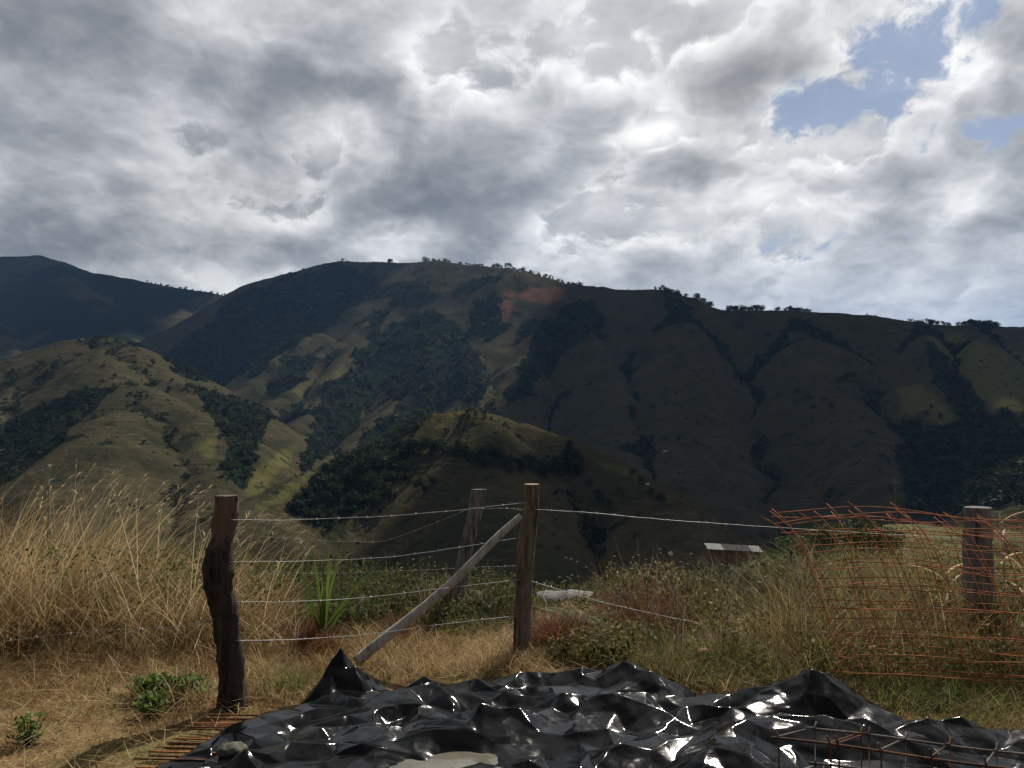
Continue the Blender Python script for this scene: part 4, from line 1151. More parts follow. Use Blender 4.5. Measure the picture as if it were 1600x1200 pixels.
    lh = [(238, 572, 12), (84, 578, 14), (62, 572, 10), (178, 592, 8), (208, 562, 7), (212, 570, 8), (160, 575, 6), (268, 598, 8), (292, 608, 10), (240, 606, 12), (265, 612, 10), (300, 612, 9), (228, 622, 9), (228, 655, 7), (225, 695, 8), (140, 566, 6), (205, 540, 8)]
    slope([(a, b, c, rounds[i % 7]) for i, (a, b, c) in enumerate(lh)], 'lone bush dotted over the grassy hill on the left', 'bushes dotted over the grassy hill', 500)
    mh = [(500, 566, 7), (512, 560, 8), (524, 558, 8), (470, 640, 8), (485, 640, 8), (640, 480, 8), (650, 470, 10), (620, 470, 8), (1320, 598, 16), (1330, 594, 14), (1308, 600, 10), (1380, 720, 12), (1390, 724, 12), (1430, 565, 8), (1440, 572, 10), (1455, 640, 9), (1448, 650, 9), (1470, 655, 10), (1362, 560, 9), (1372, 566, 8), (1270, 640, 10), (1300, 640, 12), (1060, 690, 10), (1020, 640, 8), (1200, 530, 9), (740, 690, 8)]
    slope([(a, b, c, rounds[i % 7]) for i, (a, b, c) in enumerate(mh)], 'lone tree dotted over the open slopes of the mountain', 'trees dotted over the mountain', 900)
    # the woods in the gullies read as one mass
    woods()
    # trees and bushes on our own hillside
    own = [((1345, 868), 34, 2.3, 'close_a', 'dark round tree behind the rusty mesh at the edge of the pasture', 1.15), ((1372, 868), 36, 1.7, 'close_b', 'smaller dark tree touching the round tree behind the mesh', 1.0),
           ((1292, 866), 46, 2.6, 'close_b', 'bright green bush left of the round tree behind the mesh', 1.2), ((1244, 876), 52, 2.2, 'close_a', 'low bush between the farm roof and the rusty mesh', 1.5), ((1232, 905), 34, 1.6, 'close_a', 'low green bush below the end of the farm roof', 1.6),
           ((1578, 850), 30, 1.1, 'close_b', 'dark bush right of the thick grey post', 1.3), ((1450, 902), 20, .8, 'close_a', 'small bush at the foot of the pasture behind the mesh', 1.6),
           ((1400, 908), 18, .75, 'close_b', 'small yellowish bush under the pasture behind the mesh', 1.7)]
    for (px, py), D, h, kind, lab, wd in own:
        x = (px-800)/F*D
        plant_tree(kind, x, D, h, lab, 'bushes on our hillside', wide=wd)
    for i, (px, D, h) in enumerate([(1090, 168, 4.5), (1078, 150, 4), (1203, 150, 4.6), (1216, 140, 5.2), (1122, 150, 1.6), (1160, 146, 1.4), (1050, 160, 4.5), (1030, 170, 5), (1182, 142, 1.8), (1100, 150, 1.5)]):
        plant_tree(['close_a', 'close_b'][i % 2], (px-800)/F*D, D, h, 'dark bushy tree crowding round the long farm shed', 'trees round the farm shed')

def shed_scrub():
    r = np.random.default_rng(31)
    for i in range(46):
        px = 985+290*r.random(); D = 22+105*r.random()**1.2; h = (.9+1.5*r.random())*D/90
        if 1085 < px < 1200: h *= .6
        plant_tree(['close_a', 'close_b'][i % 2], (px-800)/F*D, D, h, 'low bush in the scrub on the slope below the long farm shed', 'scrub below the farm shed', wide=1.3+.5*r.random())

def woods():
    r = np.random.default_rng(14)
    pn = .55*N2.fbm(TX/130, TY/130, 3)
    protos = [crown_arrays(1, 1.25, 50, .155, 100+i, 'round', 5) for i in range(6)]
    for nm, gid, n, hh in (('woodland', 3, 15000, 12.5), ('woodland', 2, 4500, 6.5), ('woodland', 1, 2200, 6.)):
        w = (TF > .28) & (TG == gid) & (np.abs(np.arctan2(TX, TY)) < .68) & (TR > 380)
        ii = np.argwhere(w)
        # even cover per area of ground
        area = TR[w]**1.05*TF[w]; pr = area/area.sum()
        pick = ii[r.choice(len(ii), min(n, len(ii)), replace=False, p=pr)]
        V, Fc, Rn, off = [], [], [], 0
        for a, b in pick:
            v, f, rn = protos[int(r.random()*6)]
            s = hh*(.45+1.0*r.random()**1.6); an = r.random()*6.28; c, s_ = math.cos(an), math.sin(an)
            x = TX[a, b]+r.normal()*2; y = TY[a, b]+r.normal()*3
            q = np.stack([(v[:, 0]*c-v[:, 1]*s_)*s*1.15+x, (v[:, 0]*s_+v[:, 1]*c)*s*1.15+y, (v[:, 2]-.32)*s+TZ[a, b]], -1)
            V.append(q); Fc.append(f+off); Rn.append(np.clip(rn*.7+.12+.45*(r.random()-.5)+pn[a, b], 0, 1)); off += len(v)
        o = mesh_obj(nm, np.concatenate(V), np.concatenate(Fc), MATS['tree'], attrs={'rnd': np.concatenate(Rn)})
        tag(o, kind='stuff')

def hill_scrub():
    r = np.random.default_rng(15)
    protos = [crown_arrays(1, 1.35, 22, .24, 200+i, 'round', 4) for i in range(5)]
    w = (TF < .25) & (TG >= 1) & (TG <= 3) & (np.abs(np.arctan2(TX, TY)) < .68) & (TR > 380) & (TR < 2700)
    ii = np.argwhere(w); pr = TR[w]**2*(.12+np.clip(N4.fbm(TX[w]/90, TY[w]/90, 4)+.05, 0, 1)**1.5*3+TB[w]); pr /= pr.sum()
    V, Fc, Rn, off = [], [], [], 0
    for a, b in ii[r.choice(len(ii), 6500, replace=False, p=pr)]:
        v, f, rn = protos[int(r.random()*5)]; s = (1.2+4.5*r.random()**2.5)*(1.15 if TG[a, b] == 3 else .75); an = r.random()*6.28; c, s_ = math.cos(an), math.sin(an)
        x = TX[a, b]+r.normal()*2; y = TY[a, b]+r.normal()*3
        V.append(np.stack([(v[:, 0]*c-v[:, 1]*s_)*s+x, (v[:, 0]*s_+v[:, 1]*c)*s+y, (v[:, 2]-.35)*s+TZ[a, b]], -1)); Fc.append(f+off); Rn.append(rn); off += len(v)
    tag(mesh_obj('hillside_scrub', np.concatenate(V), np.concatenate(Fc), MATS['tree'], attrs={'rnd': np.concatenate(Rn)}), kind='stuff')

# ------------------------------------------------------------------ buildings and pole down the hill
def build_far_things():
    tin = plain_material('pale_tin', (.17, .175, .18), (.25, .25, .25), 3, 1, .0, .1); tin2 = plain_material('grey_tin', (.045, .045, .045), (.08, .08, .078), 3, 1, .0, .1)
    wall = plain_material('mud_wall', (.10, .055, .035), (.19, .095, .055), 2, .9, .2, .2)
    dark = plain_material('dark_opening', (.01, .01, .01), (.02, .02, .02), 2); white = plain_material('white_paint', (.6, .6, .58), (.72, .71, .68), 4, .7)
    postm = plain_material('shed_post', (.05, .04, .03), (.09, .07, .05), 5)
    def box(a, b):
        v = [(x, y, z) for x in (a[0], b[0]) for y in (a[1], b[1]) for z in (a[2], b[2])]
        return np.array(v), [[0, 1, 3, 2], [4, 6, 7, 5], [0, 4, 5, 1], [2, 3, 7, 6], [0, 2, 6, 4], [1, 5, 7, 3]]
    D = 165.; L = P(1102, 853, D); Rr = P(1189, 860, D); w = Rr[0]-L[0]; org = np.array([(L[0]+Rr[0])/2, D, 0]); zb = float(height(org[0], D)[0])
    ridge = (L[2]+Rr[2])/2; root = empty('farm_shed', (org[0], D, zb), 0); root.rotation_euler = (0, R(3.2), 0)
    top = ridge-zb+.35
    def roofpiece(x0, x1, mat):
        # corrugated single pitch falling towards the valley edge
        n = int((x1-x0)/.18); V, f = [], []
        for i in range(n+1):
            x = x0+(x1-x0)*i/n; dz = .02*(i % 2)
            V += [(x, -.6, top-.75+dz), (x, 2.9, top+.0+dz), (x, -.6, top-.79+dz), (x, 2.9, top-.04+dz)]
        for i in range(n):
            a = 4*i; f += [[a, a+4, a+5, a+1], [a+2, a+3, a+7, a+6], [a, a+2, a+6, a+4]]
        mesh_obj('roof_sheet', V, f, mat, root)
    roofpiece(-w/2, -w/2+w*.30, tin); roofpiece(-w/2+w*.303, -w/2+w*.80, tin2); roofpiece(-w/2+w*.803, w/2, tin)
    m = MB(); m.add(*box((-w/2+.3, 0, -.5), (w/2-3.2, 2.6, top-.95))); m.build('wall', wall, root, False)
    for x in (-3.0, 1.2):
        m = MB(); m.add(*box((x, -.03, .3), (x+1.1, .05, min(2.0, top-1.2)))); m.build('doorway', dark, root, False)
    for x in np.linspace(-w/2+.2, w/2-.2, 5):
        m = MB(); m.add(*tube_arrays([(x, -1.05, -.6), (x, -1.05, top-1.18)], .09, 6)); m.build('post', postm, root)
    tag(root, 'long farm shed with patched pale and grey tin roof down the hillside', 'shed')
    # roof at the right edge
    D = 26.; a = P(1552, 918, D); zb = float(height(a[0]+1, D)[0]); rt = a[2]
    root = empty('house', (a[0], D, zb)); wd = 4.2
    V, f = [], []
    n = 24
    for i in range(n+1):
        x = -.2+wd*i/n; dz = .012*(i % 2)
        V += [(x, -.5, rt-zb-.06+dz), (x, 2.6, rt-zb+.16+dz), (x, -.5, rt-zb-.09+dz), (x, 2.6, rt-zb+.13+dz)]
    for i in range(n):
        q = 4*i; f += [[q, q+4, q+5, q+1], [q+2, q+3, q+7, q+6], [q, q+2, q+6, q+4]]
    mesh_obj('roof', V, f, tin, root)
    m = MB(); m.add(*box((0, 0, -.6), (wd-.4, 2.3, rt-zb-.08))); m.build('wall', white, root, False)
    m = MB(); m.add(*box((1.5, -.03, max(-.5, rt-zb-1.6)), (2.3, .05, rt-zb-.35))); m.build('doorway', dark, root, False)
    tag(root, 'low house with a pale tin roof below the thick grey post', 'house')
    # power pole
    D = 120.; x = (1395-800)/F*D; zb = float(height(x, D)[0]); zt = P(1395, 748, D)[2]
    root = empty('utility_pole', (x, D, zb))
    V, f = tube_arrays([(0, 0, -.5), (0, 0, (zt-zb)/2), (0.02, 0, zt-zb)], [.17, .14, .11], 8); mesh_obj('shaft', V, f, postm, root, True)
    m = MB(); m.add(*box((-.9, -.06, zt-zb-.7), (.9, .06, zt-zb-.55))); m.build('crossarm', postm, root, False)
    tag(root, 'thin dark utility pole standing on the slope above the mesh sheets', 'utility pole')
    for i, (px, py, lab, gid) in enumerate(((1012, 758, 'tiny white house on the dark slope right of the mound', 300), (752, 408, 'tiny white house among the trees on the summit', 1500), (1040, 706, 'tiny grey house on the dark mountain foot', 900))):
        x, y, z = find_on_terrain(px, py, gid)
        s = y/F*2.2
        root = empty('hut', (x, y, z))
        m = MB(); m.add(*box((-1.3*s, -.8*s, -.4*s), (1.3*s, .8*s, 1.0*s))); m.build('wall', white, root, False)
        m = MB(); m.add([(-1.5*s, -1*s, 1.02*s), (1.5*s, -1*s, 1.02*s), (1.5*s, 1*s, 1.02*s), (-1.5*s, 1*s, 1.02*s), (-1.5*s, 0, 1.6*s), (1.5*s, 0, 1.6*s)], [[0, 1, 5, 4], [2, 3, 4, 5], [0, 4, 3], [1, 2, 5], [3, 2, 1, 0]]); m.build('roof', tin2, root, False)
        tag(root, lab, 'house')

# ------------------------------------------------------------------ grass and weeds
def build_grass():
    r = rng
    mats = dict(straw=blade_material('straw', STRAW), mat=blade_material('dry_mat', DRYMAT), olive=blade_material('olive_grass', OLIVE), green=blade_material('green_grass', GREEN, .4),
                fern=blade_material('fern_green', FERN), red=blade_material('red_brush', REDD), under=blade_material('undergrowth', DARKGREEN), stem=blade_material('dead_stem', [(0, (.045, .03, .02)), (.45, (.10, .07, .045)), (.8, (.24, .18, .12)), (1, (.42, .36, .27))], .2), greyg=blade_material('grey_green', GREYGREEN))
    U = lambda a, b, n: a+(b-a)*r.random(n)
    # ---- tall dry thicket on the left
    g = Grass()
    n_t = 125
    D = U(5.5, 8.2, n_t); px = U(-220, 478, n_t)
    # keep the front edge of the thicket irregular
    front = np.interp(px, [-220, 0, 150, 230, 330, 400, 480], [5.5, 5.6, 5.9, 6.0, 5.9, 5.7, 6.1])
    D = np.maximum(D, front+.2*r.random(n_t))
    x = (px-800)/F*D
    Hh = np.interp(px, [-220, 0, 120, 220, 300, 370, 430, 480], [.93, .90, .82, .64, .50, .40, .30, .22])*np.interp(D, [5.5, 6.3, 8], [.72, 1.0, 1.12])
    tone = .42+.42*N2.fbm(x*.9, D*.9, 3)+.10*r.normal(size=n_t)
    Hh = Hh*np.clip(1+.9*N3.fbm(x*1.1+3, D*1.1, 2)+.14*r.normal(size=n_t), .42, 1.35)
    for i in range(n_t):
        k = int(40+70*r.random())
        rr = .26*r.random(k)**.7; aa = U(0, 6.28, k)
        bx = x[i]+rr*np.cos(aa); by = D[i]+rr*np.sin(aa)
        az = np.where(r.random(k) < .35, U(-.5, .5, k), aa+r.normal(size=k)*.5)
        L = Hh[i]*(.55+.75*r.random(k))
        g.blades(on_ground(bx, by, -.02), az, L, np.abs(r.normal(.22, .22, k)), .15+.95*r.random(k)**1.4, U(.0035, .0075, k), np.clip(r.normal(tone[i], .20, k), 0, 1))
    # broken and leaning stems through it
    k = 3200
    D = U(5.5, 8.0, k); px = U(-200, 470, k); x = (px-800)/F*D
    Lm = np.interp(px, [-200, 150, 300, 420, 480], [.9, .85, .7, .5, .35])
    b = on_ground(x, D); b[:, 2] += U(0, .35, k)*Lm
    g.blades(b, U(0, 6.28, k), Lm*U(.4, 1, k), U(.5, .95, k), U(-.1, .4, k), U(.003, .006, k), U(.3, 1, k))
    k = 17000
    D = U(4.6, 6.1, k); px = U(-220, 540, k); x = (px-800)/F*D; lump = np.clip(N4.fbm(x*2.2, D*2.2, 3)+.25, 0, 1)
    b = on_ground(x, D, -.01); b[:, 2] += .16*lump*r.random(k)
    ok = ~in_tarp(x, D)
    g.blades(b[ok], U(0, 6.28, k)[ok], (.06+.30*lump*r.random(k))[ok], np.abs(r.normal(.5, .3, k))[ok].clip(0, .97), U(0, .9, k)[ok], U(.0025, .005, k)[ok], np.clip(.42+.5*N2.fbm(x*1.5, D*1.5, 2)+r.normal(0, .2, k), 0, 1)[ok])
    tag(g.build('dry_grass', mats['straw']), kind='stuff')
    lq = Grass(); k = 12000
    D = U(5.9, 7.6, k); px = U(-150, 520, k); x = (px-800)/F*D; m_ = N1.fbm(x*1.0+7, D*1.0, 3)+np.where((px > 170) & (px < 330), .14, 0) > .10; x, D, px = x[m_], D[m_], px[m_]; k = len(x)
    c = on_ground(x, D); c[:, 2] += np.interp(px, [-150, 200, 380, 520], [.70, .66, .50, .34])*r.random(k)**.7
    lq.add(*leaf_quads(c, U(.010, .024, k), .4, 91)); b = on_ground(x[:900], D[:900]); lq.blades(b, U(0, 6.28, 900)[:len(b)], np.full(len(b), .6)*U(.5, 1.2, len(b)), np.abs(r.normal(.25, .2, len(b))), U(.1, .8, len(b)), U(.004, .009, len(b)), r.random(len(b)))
    tag(lq.build('green_scrub', mats['fern']), kind='stuff')
    # tall seed stems
    g = Grass()
    k = 120
    D = U(5.8, 7.6, k); px = np.concatenate([U(-40, 330, 96), U(330, 430, 24)]); x = (px-800)/F*D
    L = np.interp(px, [-40, 80, 250, 330, 430], [1.32, 1.40, 1.2, 1.02, .8])*U(.75, 1.08, k)
    lean = np.abs(r.normal(.28, .18, k)); bend = U(.02, .45, k); az = r.normal(.1, .9, k)
    base = on_ground(x, D)
    g.blades(base, az, L, lean, bend, np.full(k, .0052), U(.62, 1, k), nl=8, twist=np.zeros(k))
    t_out = L*(lean+bend); t_up = L*(np.sqrt(1-np.minimum(lean, .97)**2)-.42*bend)
    tip = base+np.stack([np.cos(az)*t_out, np.sin(az)*t_out, t_up], -1)
    for q in range(7):
        s = r.random(k) < .62
        g.blades(tip[s]-np.stack([np.cos(az[s])*.012*q, np.sin(az[s])*.012*q, np.full(s.sum(), .012*q)], -1), az[s]+r.normal(size=s.sum())*.5, U(.03, .07, s.sum()), U(.4, .95, s.sum()), U(.2, .9, s.sum()), np.full(s.sum(), .007), U(.7, 1, s.sum()))
    tag(g.build('seed_stems', mats['straw']), kind='stuff')
    # ---- short dry grass all over the flat ground
    g = Grass()
    k = 95000
    y = 2.9+4.6*r.random(k)**.8; x = U(-.80, .80, k)*(y+.8)
    keep = ~in_tarp(x, y) & (N2.fbm(x*1.3, y*1.3, 3)+.55*r.random(k) > .02)
    x, y = x[keep], y[keep]; k = len(x)
    gr = N3.fbm(x*.9+4, y*.9, 3)
    rn = np.clip(r.normal(.5, .22, k), 0, .93)
    grn = (gr > .17) & (r.random(k) < .6)
    rn[grn] = 1.0
    tall = np.clip(.5+1.2*N1.fbm(x*1.7, y*1.7, 3), .25, 1.6)*np.where((x < -.9) & (y > 4.9), 1.5, 1.0)
    rt = np.where(x > .5, 1.3, 1.0)
    g.blades(on_ground(x, y, -.004), U(0, 6.28, k), U(.04, .14, k)*tall*rt, np.clip(np.abs(r.normal(.62, .25, k)), 0, .97), U(0, .6, k), U(.0022, .0048, k), rn, nl=3)
    tag(g.build('short_grass', mats['mat']), kind='stuff')
    # fallen straw
    g = Grass()
    k = 7000
    y = U(3.2, 7.2, k); x = U(-.8, .35, k)*(y+.5); keep = ~in_tarp(x, y); x, y = x[keep], y[keep]; k = len(x)
    b = on_ground(x, y, .012); b[:, 2] += U(0, .05, k)
    g.blades(b, U(0, 6.28, k), U(.08, .32, k), np.full(k, .975), U(-.05, .06, k), U(.002, .0045, k), U(.25, 1, k), nl=3)
    tag(g.build('fallen_straw', mats['straw']), kind='stuff')
    # ---- weeds on the right
    g = Grass(); lq = Grass()
    k = 26000
    D = U(4.7, 9.6, k); px = U(835, 1720, k)
    front = np.interp(px, [835, 900, 985, 1040, 1120, 1250, 1330, 1450, 1720], [5.5, 5.35, 5.15, 4.95, 4.88, 4.92, 4.95, 4.85, 4.8])
    D = np.maximum(D, front+.25*r.random(k)); x = (px-800)/F*D
    Hh = np.interp(D, [4.6, 5.6, 7, 9.5], [.17, .28, .36, .40])*np.interp(px, [835, 900, 1000, 1150, 1300, 1720], [.42, .6, .85, .95, 1.4, 1.5])
    Hh = Hh*np.clip(1+.9*N1.fbm(x*1.2, D*1.2, 3), .45, 1.7)
    Hh = np.where((px > 818) & (px < 945) & (D > 5.9) & (D < 8.1), Hh*.30, Hh)
    pal = np.clip(.45+.75*N4.fbm(x*.9, D*.9, 3)+r.normal(0, .2, k)+np.interp(px, [850, 1100, 1350, 1700], [-.05, -.05, .12, .16]), 0, 1)
    ok = ~in_tarp(x, D)
    g.blades(on_ground(x, D, -.01)[ok], U(0, 6.28, k)[ok], (Hh*U(.35, 1.15, k))[ok], np.abs(r.normal(.25, .2, k))[ok], U(.05, .9, k)[ok], U(.003, .008, k)[ok], pal[ok])
    k = 2600
    D = U(5.2, 7.6, k); px = U(1210, 1720, k); x = (px-800)/F*D
    g.blades(on_ground(x, D, -.01), U(0, 6.28, k), U(.35, .80, k), np.abs(r.normal(.3, .22, k)), U(.05, .8, k), U(.003, .007, k), U(.55, 1, k))
    tag(g.build('weeds', mats['olive']), kind='stuff')
    k = 30000
    D = U(4.9, 9.0, k); px = U(850, 1720, k); D = np.maximum(D, np.interp(px, [835, 900, 985, 1040, 1120, 1250, 1330, 1450, 1720], [5.5, 5.35, 5.15, 4.95, 4.88, 4.92, 4.95, 4.85, 4.8])+.1); x = (px-800)/F*D
    dens = N2.fbm(x*1.5, D*1.5, 3); ok = (dens > -.08) & ~in_tarp(x, D); x, D = x[ok], D[ok]; k = len(x)
    pk = 0; c = on_ground(x, D); c[:, 2] += np.interp(D, [4.6, 5.6, 7, 9], [.12, .25, .31, .34])*np.interp(px[ok], [835, 1000, 1250, 1350, 1720], [.6, 1, 1, 1.4, 1.5])*np.where((px[ok] > 818) & (px[ok] < 945) & (D > 5.9) & (D < 8.1), .25, 1)*r.random(k)**.8*(1+.8*N1.fbm(x*1.2, D*1.2, 3))
    v, f, rn = leaf_quads(c, U(.010, .026, k), .5, 77, np.clip(.35+.8*N4.fbm(x*.9, D*.9, 3)+r.normal(0, .28, k), 0, 1))
    lq.add(v, f, rn)
    tag(lq.build('weed_leaves', mats['olive']), kind='stuff')
    # dark undergrowth over the edge behind the fence
    g = Grass()
    k = 12000
    D = U(6.9, 12.5, k); px = U(330, 1300, k); x = (px-800)/F*D
    Hh = np.interp(px, [330, 480, 600, 700, 800, 900, 950, 1050, 1300], [.45, .40, .36, .28, .20, .14, .22, .30, .34])*np.where((px > 815) & (px < 945) & (D < 7.8), .3, 1)*np.clip(1+1.0*N1.fbm(x*.9, D*.9, 3), .4, 1.6)
    g.blades(on_ground(x, D, -.02), U(0, 6.28, k), Hh*U(.4, 1.2, k), np.abs(r.normal(.3, .2, k)), U(.1, .9, k), U(.006, .018, k), np.clip(r.normal(.5, .25, k)+.4*N3.fbm(x, D, 2), 0, 1))
    v, f, rn = leaf_quads(on_ground(x, D)+np.stack([0*x, 0*x, Hh*r.random(k)], -1), U(.014, .045, k), .5, 78)
    g.add(v, f, rn)
    tag(g.build('undergrowth', mats['under']), kind='stuff')
    g = Grass()
    k = 9000
    D = U(6.2, 7.9, k); px = U(440, 840, k); x = (px-800)/F*D
    Hh = np.interp(px, [440, 520, 600, 700, 800, 840], [.42, .40, .40, .32, .26, .2])*np.interp(D, [6.2, 6.8, 7.9], [.5, .95, 1.05])*np.clip(1+1.2*N4.fbm(x*1.3, D*1.3, 3), .3, 1.7)
    g.blades(on_ground(x, D, -.01)[:5000], U(0, 6.28, 5000), (Hh*U(.3, 1.1, k))[:5000], np.abs(r.normal(.3, .22, 5000)), U(.1, .9, 5000), U(.003, .008, 5000), np.clip(.45+.8*N2.fbm(x, D, 3)+r.normal(0, .2, k), 0, 1)[:5000])
    c = on_ground(x, D); c[:, 2] += Hh*r.random(k)**.8; m_ = N1.fbm(x*1.5, D*1.5, 3) > -.05
    g.add(*leaf_quads(c[m_], U(.009, .024, m_.sum()), .4, 93))
    tag(g.build('fence_weeds', mats['fern']), kind='stuff')
    # thin dead stems standing in the weeds
    g = Grass()
    k = 2400
    D = U(5.3, 8.6, k); px = np.where(r.random(k) < .30, U(430, 800, k), U(940, 1720, k)); D = np.where(px < 820, U(6.3, 8.4, k), D); x = (px-800)/F*D; ok = ~in_tarp(x, D)
    Ls = U(.25, .72, k)*np.where(px < 820, .8, 1.)
    g.blades(on_ground(x, D, -.01)[ok], U(0, 6.28, k)[ok], Ls[ok], np.abs(r.normal(.22, .2, k))[ok], U(0, .35, k)[ok], U(.0028, .0045, k)[ok], np.clip(r.normal(.45, .35, k), 0, 1)[ok], twist=np.zeros(ok.sum()))
    tag(g.build('dead_stems', mats['stem']), kind='stuff')
    # golden grass in the gap between the slanting pole and the pale post
    g = Grass()
    k = 6500
    D = U(5.15, 6.3, k); px = U(560, 865, k); x = (px-800)/F*D; ok = ~in_tarp(x, D)
    g.blades(on_ground(x, D, -.005)[ok], U(0, 6.28, k)[ok], (U(.05, .20, k)*np.clip(.9+1.2*N2.fbm(x*2, D*2, 2), .3, 1.8))[ok], np.abs(r.normal(.4, .25, k)).clip(0, .95)[ok], U(.1, .8, k)[ok], U(.0025, .005, k)[ok], np.clip(.5+.5*N3.fbm(x*1.6, D*1.6, 2)+r.normal(0, .2, k), 0, 1)[ok], nl=3)
    tag(g.build('golden_grass', mats['straw']), kind='stuff')
    # reddish dead brush along the foot of the fence
    g = Grass()
    for (pa, pb, da, db, n, h) in ((835, 905, 5.7, 6.1, 1500, .30), (610, 640, 5.8, 6.4, 350, .25), (950, 1060, 6.0, 7.2, 1300, .36), (470, 520, 5.6, 6.2, 600, .26), (1230, 1700, 5.2, 7.0, 3200, .42)):
        D = U(da, db, n); x = (U(pa, pb, n)-800)/F*D
        g.blades(on_ground(x, D, -.01), U(0, 6.28, n), h*U(.4, 1.2, n), np.abs(r.normal(.3, .2, n)), U(.1, .9, n), U(.0025, .006, n), U(0, 1, n))
    tag(g.build('dead_brush', mats['red']), kind='stuff')
    # pasture tussocks on the shoulder
    g = Grass()
    k = 26000
    D = 9+55*r.random(k)**1.5; px = U(1010, 1750, k); x = (px-800)/F*D
    s = np.clip(D/30, .4, 1.6)
    g.blades(on_ground(x, D, -.03), U(0, 6.28, k), U(.12, .42, k)*s, np.abs(r.normal(.3, .2, k)), U(.1, .9, k), U(.012, .03, k)*s, np.clip(.5+.9*N4.fbm(x/5, D/5, 3)+r.normal(0, .18, k), 0, 1), nl=3)
    tag(g.build('pasture_grass', mats['olive']), kind='stuff')

    # fresh grass along the hem of the sheet on the right
    g = Grass(); k = 9000
    x = U(.9, 3.6, k); y = U(3.9, 5.5, k); ok = ~in_tarp(x, y); x, y = x[ok], y[ok]; k = len(x)
    g.blades(on_ground(x, y, -.005), U(0, 6.28, k), U(.06, .22, k), np.abs(r.normal(.35, .25, k)).clip(0, .95), U(.1, .9, k), U(.003, .006, k), np.clip(.58+.6*N2.fbm(x*2, y*2, 2)+r.normal(0, .25, k), 0, 1), nl=3)
    tag(g.build('hem_grass', mats['olive']), kind='stuff')

    # ---- plants one can tell apart
    def fern(px, py, D, size, nf, label, mat='fern'):
        c = P(px, py, D); z = float(height(c[0], D)[0]); root = empty('fern', (c[0], D, z))
        rr = np.random.default_rng(int(px))
        for i in range(nf):
            a = 6.28*(i+.5*rr.random())/nf; L = size*(.7+.5*rr.random()); t = np.linspace(.12, 1, 17)
            o = L*(.35*t+.5*t*t); u = L*(.95*t-.62*t*t)
            m = Grass()
            ca, sa = math.cos(a), math.sin(a)
            q = np.stack([ca*o, sa*o, u], -1)
            side = np.array([-sa, ca, 0])
            for sg in (-1, 1):
                wl = L*.26*np.sin(np.pi*np.clip(t, .05, .97))**.7
                p0 = q; p3 = q+side*sg*wl[:, None]+np.array([ca, sa, -.25])*wl[:, None]*.35
                mid = (p0+p3)/2; dv = np.array([ca, sa, .3])*L*.020
                v = np.stack([p0, mid-dv, p3, mid+dv], 1).reshape(-1, 3)
                m.add(v, np.arange(4*len(t)).reshape(-1, 4), np.full(4*len(t), .2+.6*rr.random()))
            v, f = tube_arrays(np.concatenate([[[0, 0, 0]], q]), np.linspace(.004, .001, 18)*size/.4, 4)
            m.add(v, np.array(f[:-2]), np.full(len(v), .8))
            m.build('frond', mats[mat], root)
        return tag(root, label, 'fern', 'ferns along the fence')
    fern(548, 940, 6.6, .52, 9, 'spreading green fern beside the sword-leaved plant'); fern(585, 925, 7.0, .45, 8, 'paler fern between the sword-leaved plant and the slanting pole')
    fern(905, 985, 6.2, .42, 9, 'green fern to the right of the pale post foot'); fern(945, 1000, 5.9, .36, 8, 'low yellowish fern right behind the crest of the black sheet')
    fern(742, 975, 6.9, .40, 8, 'fern in the gap between the slanting pole and the pale post'); fern(650, 905, 7.6, .5, 9, 'dark fern behind the slanting pole by the tilting post')
    fern(395, 900, 7.0, .55, 9, 'fern drooping out of the dry thicket right of the dark post')
    # sword-leaved plant
    SD = 6.0; c = P(505, 965, SD); z = float(height(c[0], SD)[0]); root = empty('sword_leaf_plant', (c[0], SD, z))
    for i, (tx, ty, wd) in enumerate(((497, 838, .026), (512, 852, .022), (545, 868, .022), (482, 872, .02), (562, 905, .02), (528, 872, .02), (468, 905, .02), (578, 884, .018), (490, 860, .018), (520, 845, .018), (504, 866, .02), (536, 858, .016), (552, 920, .018), (476, 925, .018), (515, 895, .02), (540, 930, .018))):
        tp = P(tx, ty, SD)-np.array([c[0], SD, z]); az = math.atan2(.3*math.sin(i*2.1), tp[0]); L = math.hypot(tp[0], tp[2])
        v, f, rn = blade_arrays(np.array([[.012*math.cos(i), .02*math.sin(i*1.7), 0]]), np.array([az]), np.array([L*1.02]), np.array([min(.9, abs(tp[0])/L*.55+.04)]), np.array([abs(tp[0])/L*.6+.05]), np.array([wd*1.35]), np.array([.15+.7*((i*37) % 10)/10]), nl=8, twist=np.array([.3*math.sin(i)]))
        mesh_obj('leaf', v, f, mats['green'], root, attrs={'rnd': rn})
    tag(root, 'bright green plant with upright sword-shaped leaves behind the barbed wires', 'plant')
    # rosettes of broad leaves
    def rosette(px, py, spread, n, label, leaf=.023):
        n = int(n*3.2)
        c = G(px, py); rr = np.random.default_rng(int(px+py)); root = empty('broadleaf_weed', (c[0], c[1], float(height(c[0], c[1])[0])))
        cen = np.stack([rr.normal(size=n)*spread*.45, rr.normal(size=n)*spread*.40, .020+.12*rr.random(n)], -1)
        v, f, rn = leaf_quads(cen, leaf*(.5+.8*rr.random(n)), .9, int(px))
        mesh_obj('leaves', v, f, mats['green'], root, attrs={'rnd': rn})
        m = MB()
        for k_ in range(0, n, 3): m.add(*tube_arrays([(cen[k_, 0]*.2, cen[k_, 1]*.2, -.01), cen[k_]], .0018, 4))
        m.build('stems', mats['under'], root)
        return tag(root, label, 'weed', 'broad-leaved weeds in the dry grass')
    rosette(243, 1090, .16, 110, 'broad-leaved green weed farther from the dark post, larger of the pair'); rosette(292, 1090, .15, 90, 'broad-leaved green weed close to the foot of the dark post')
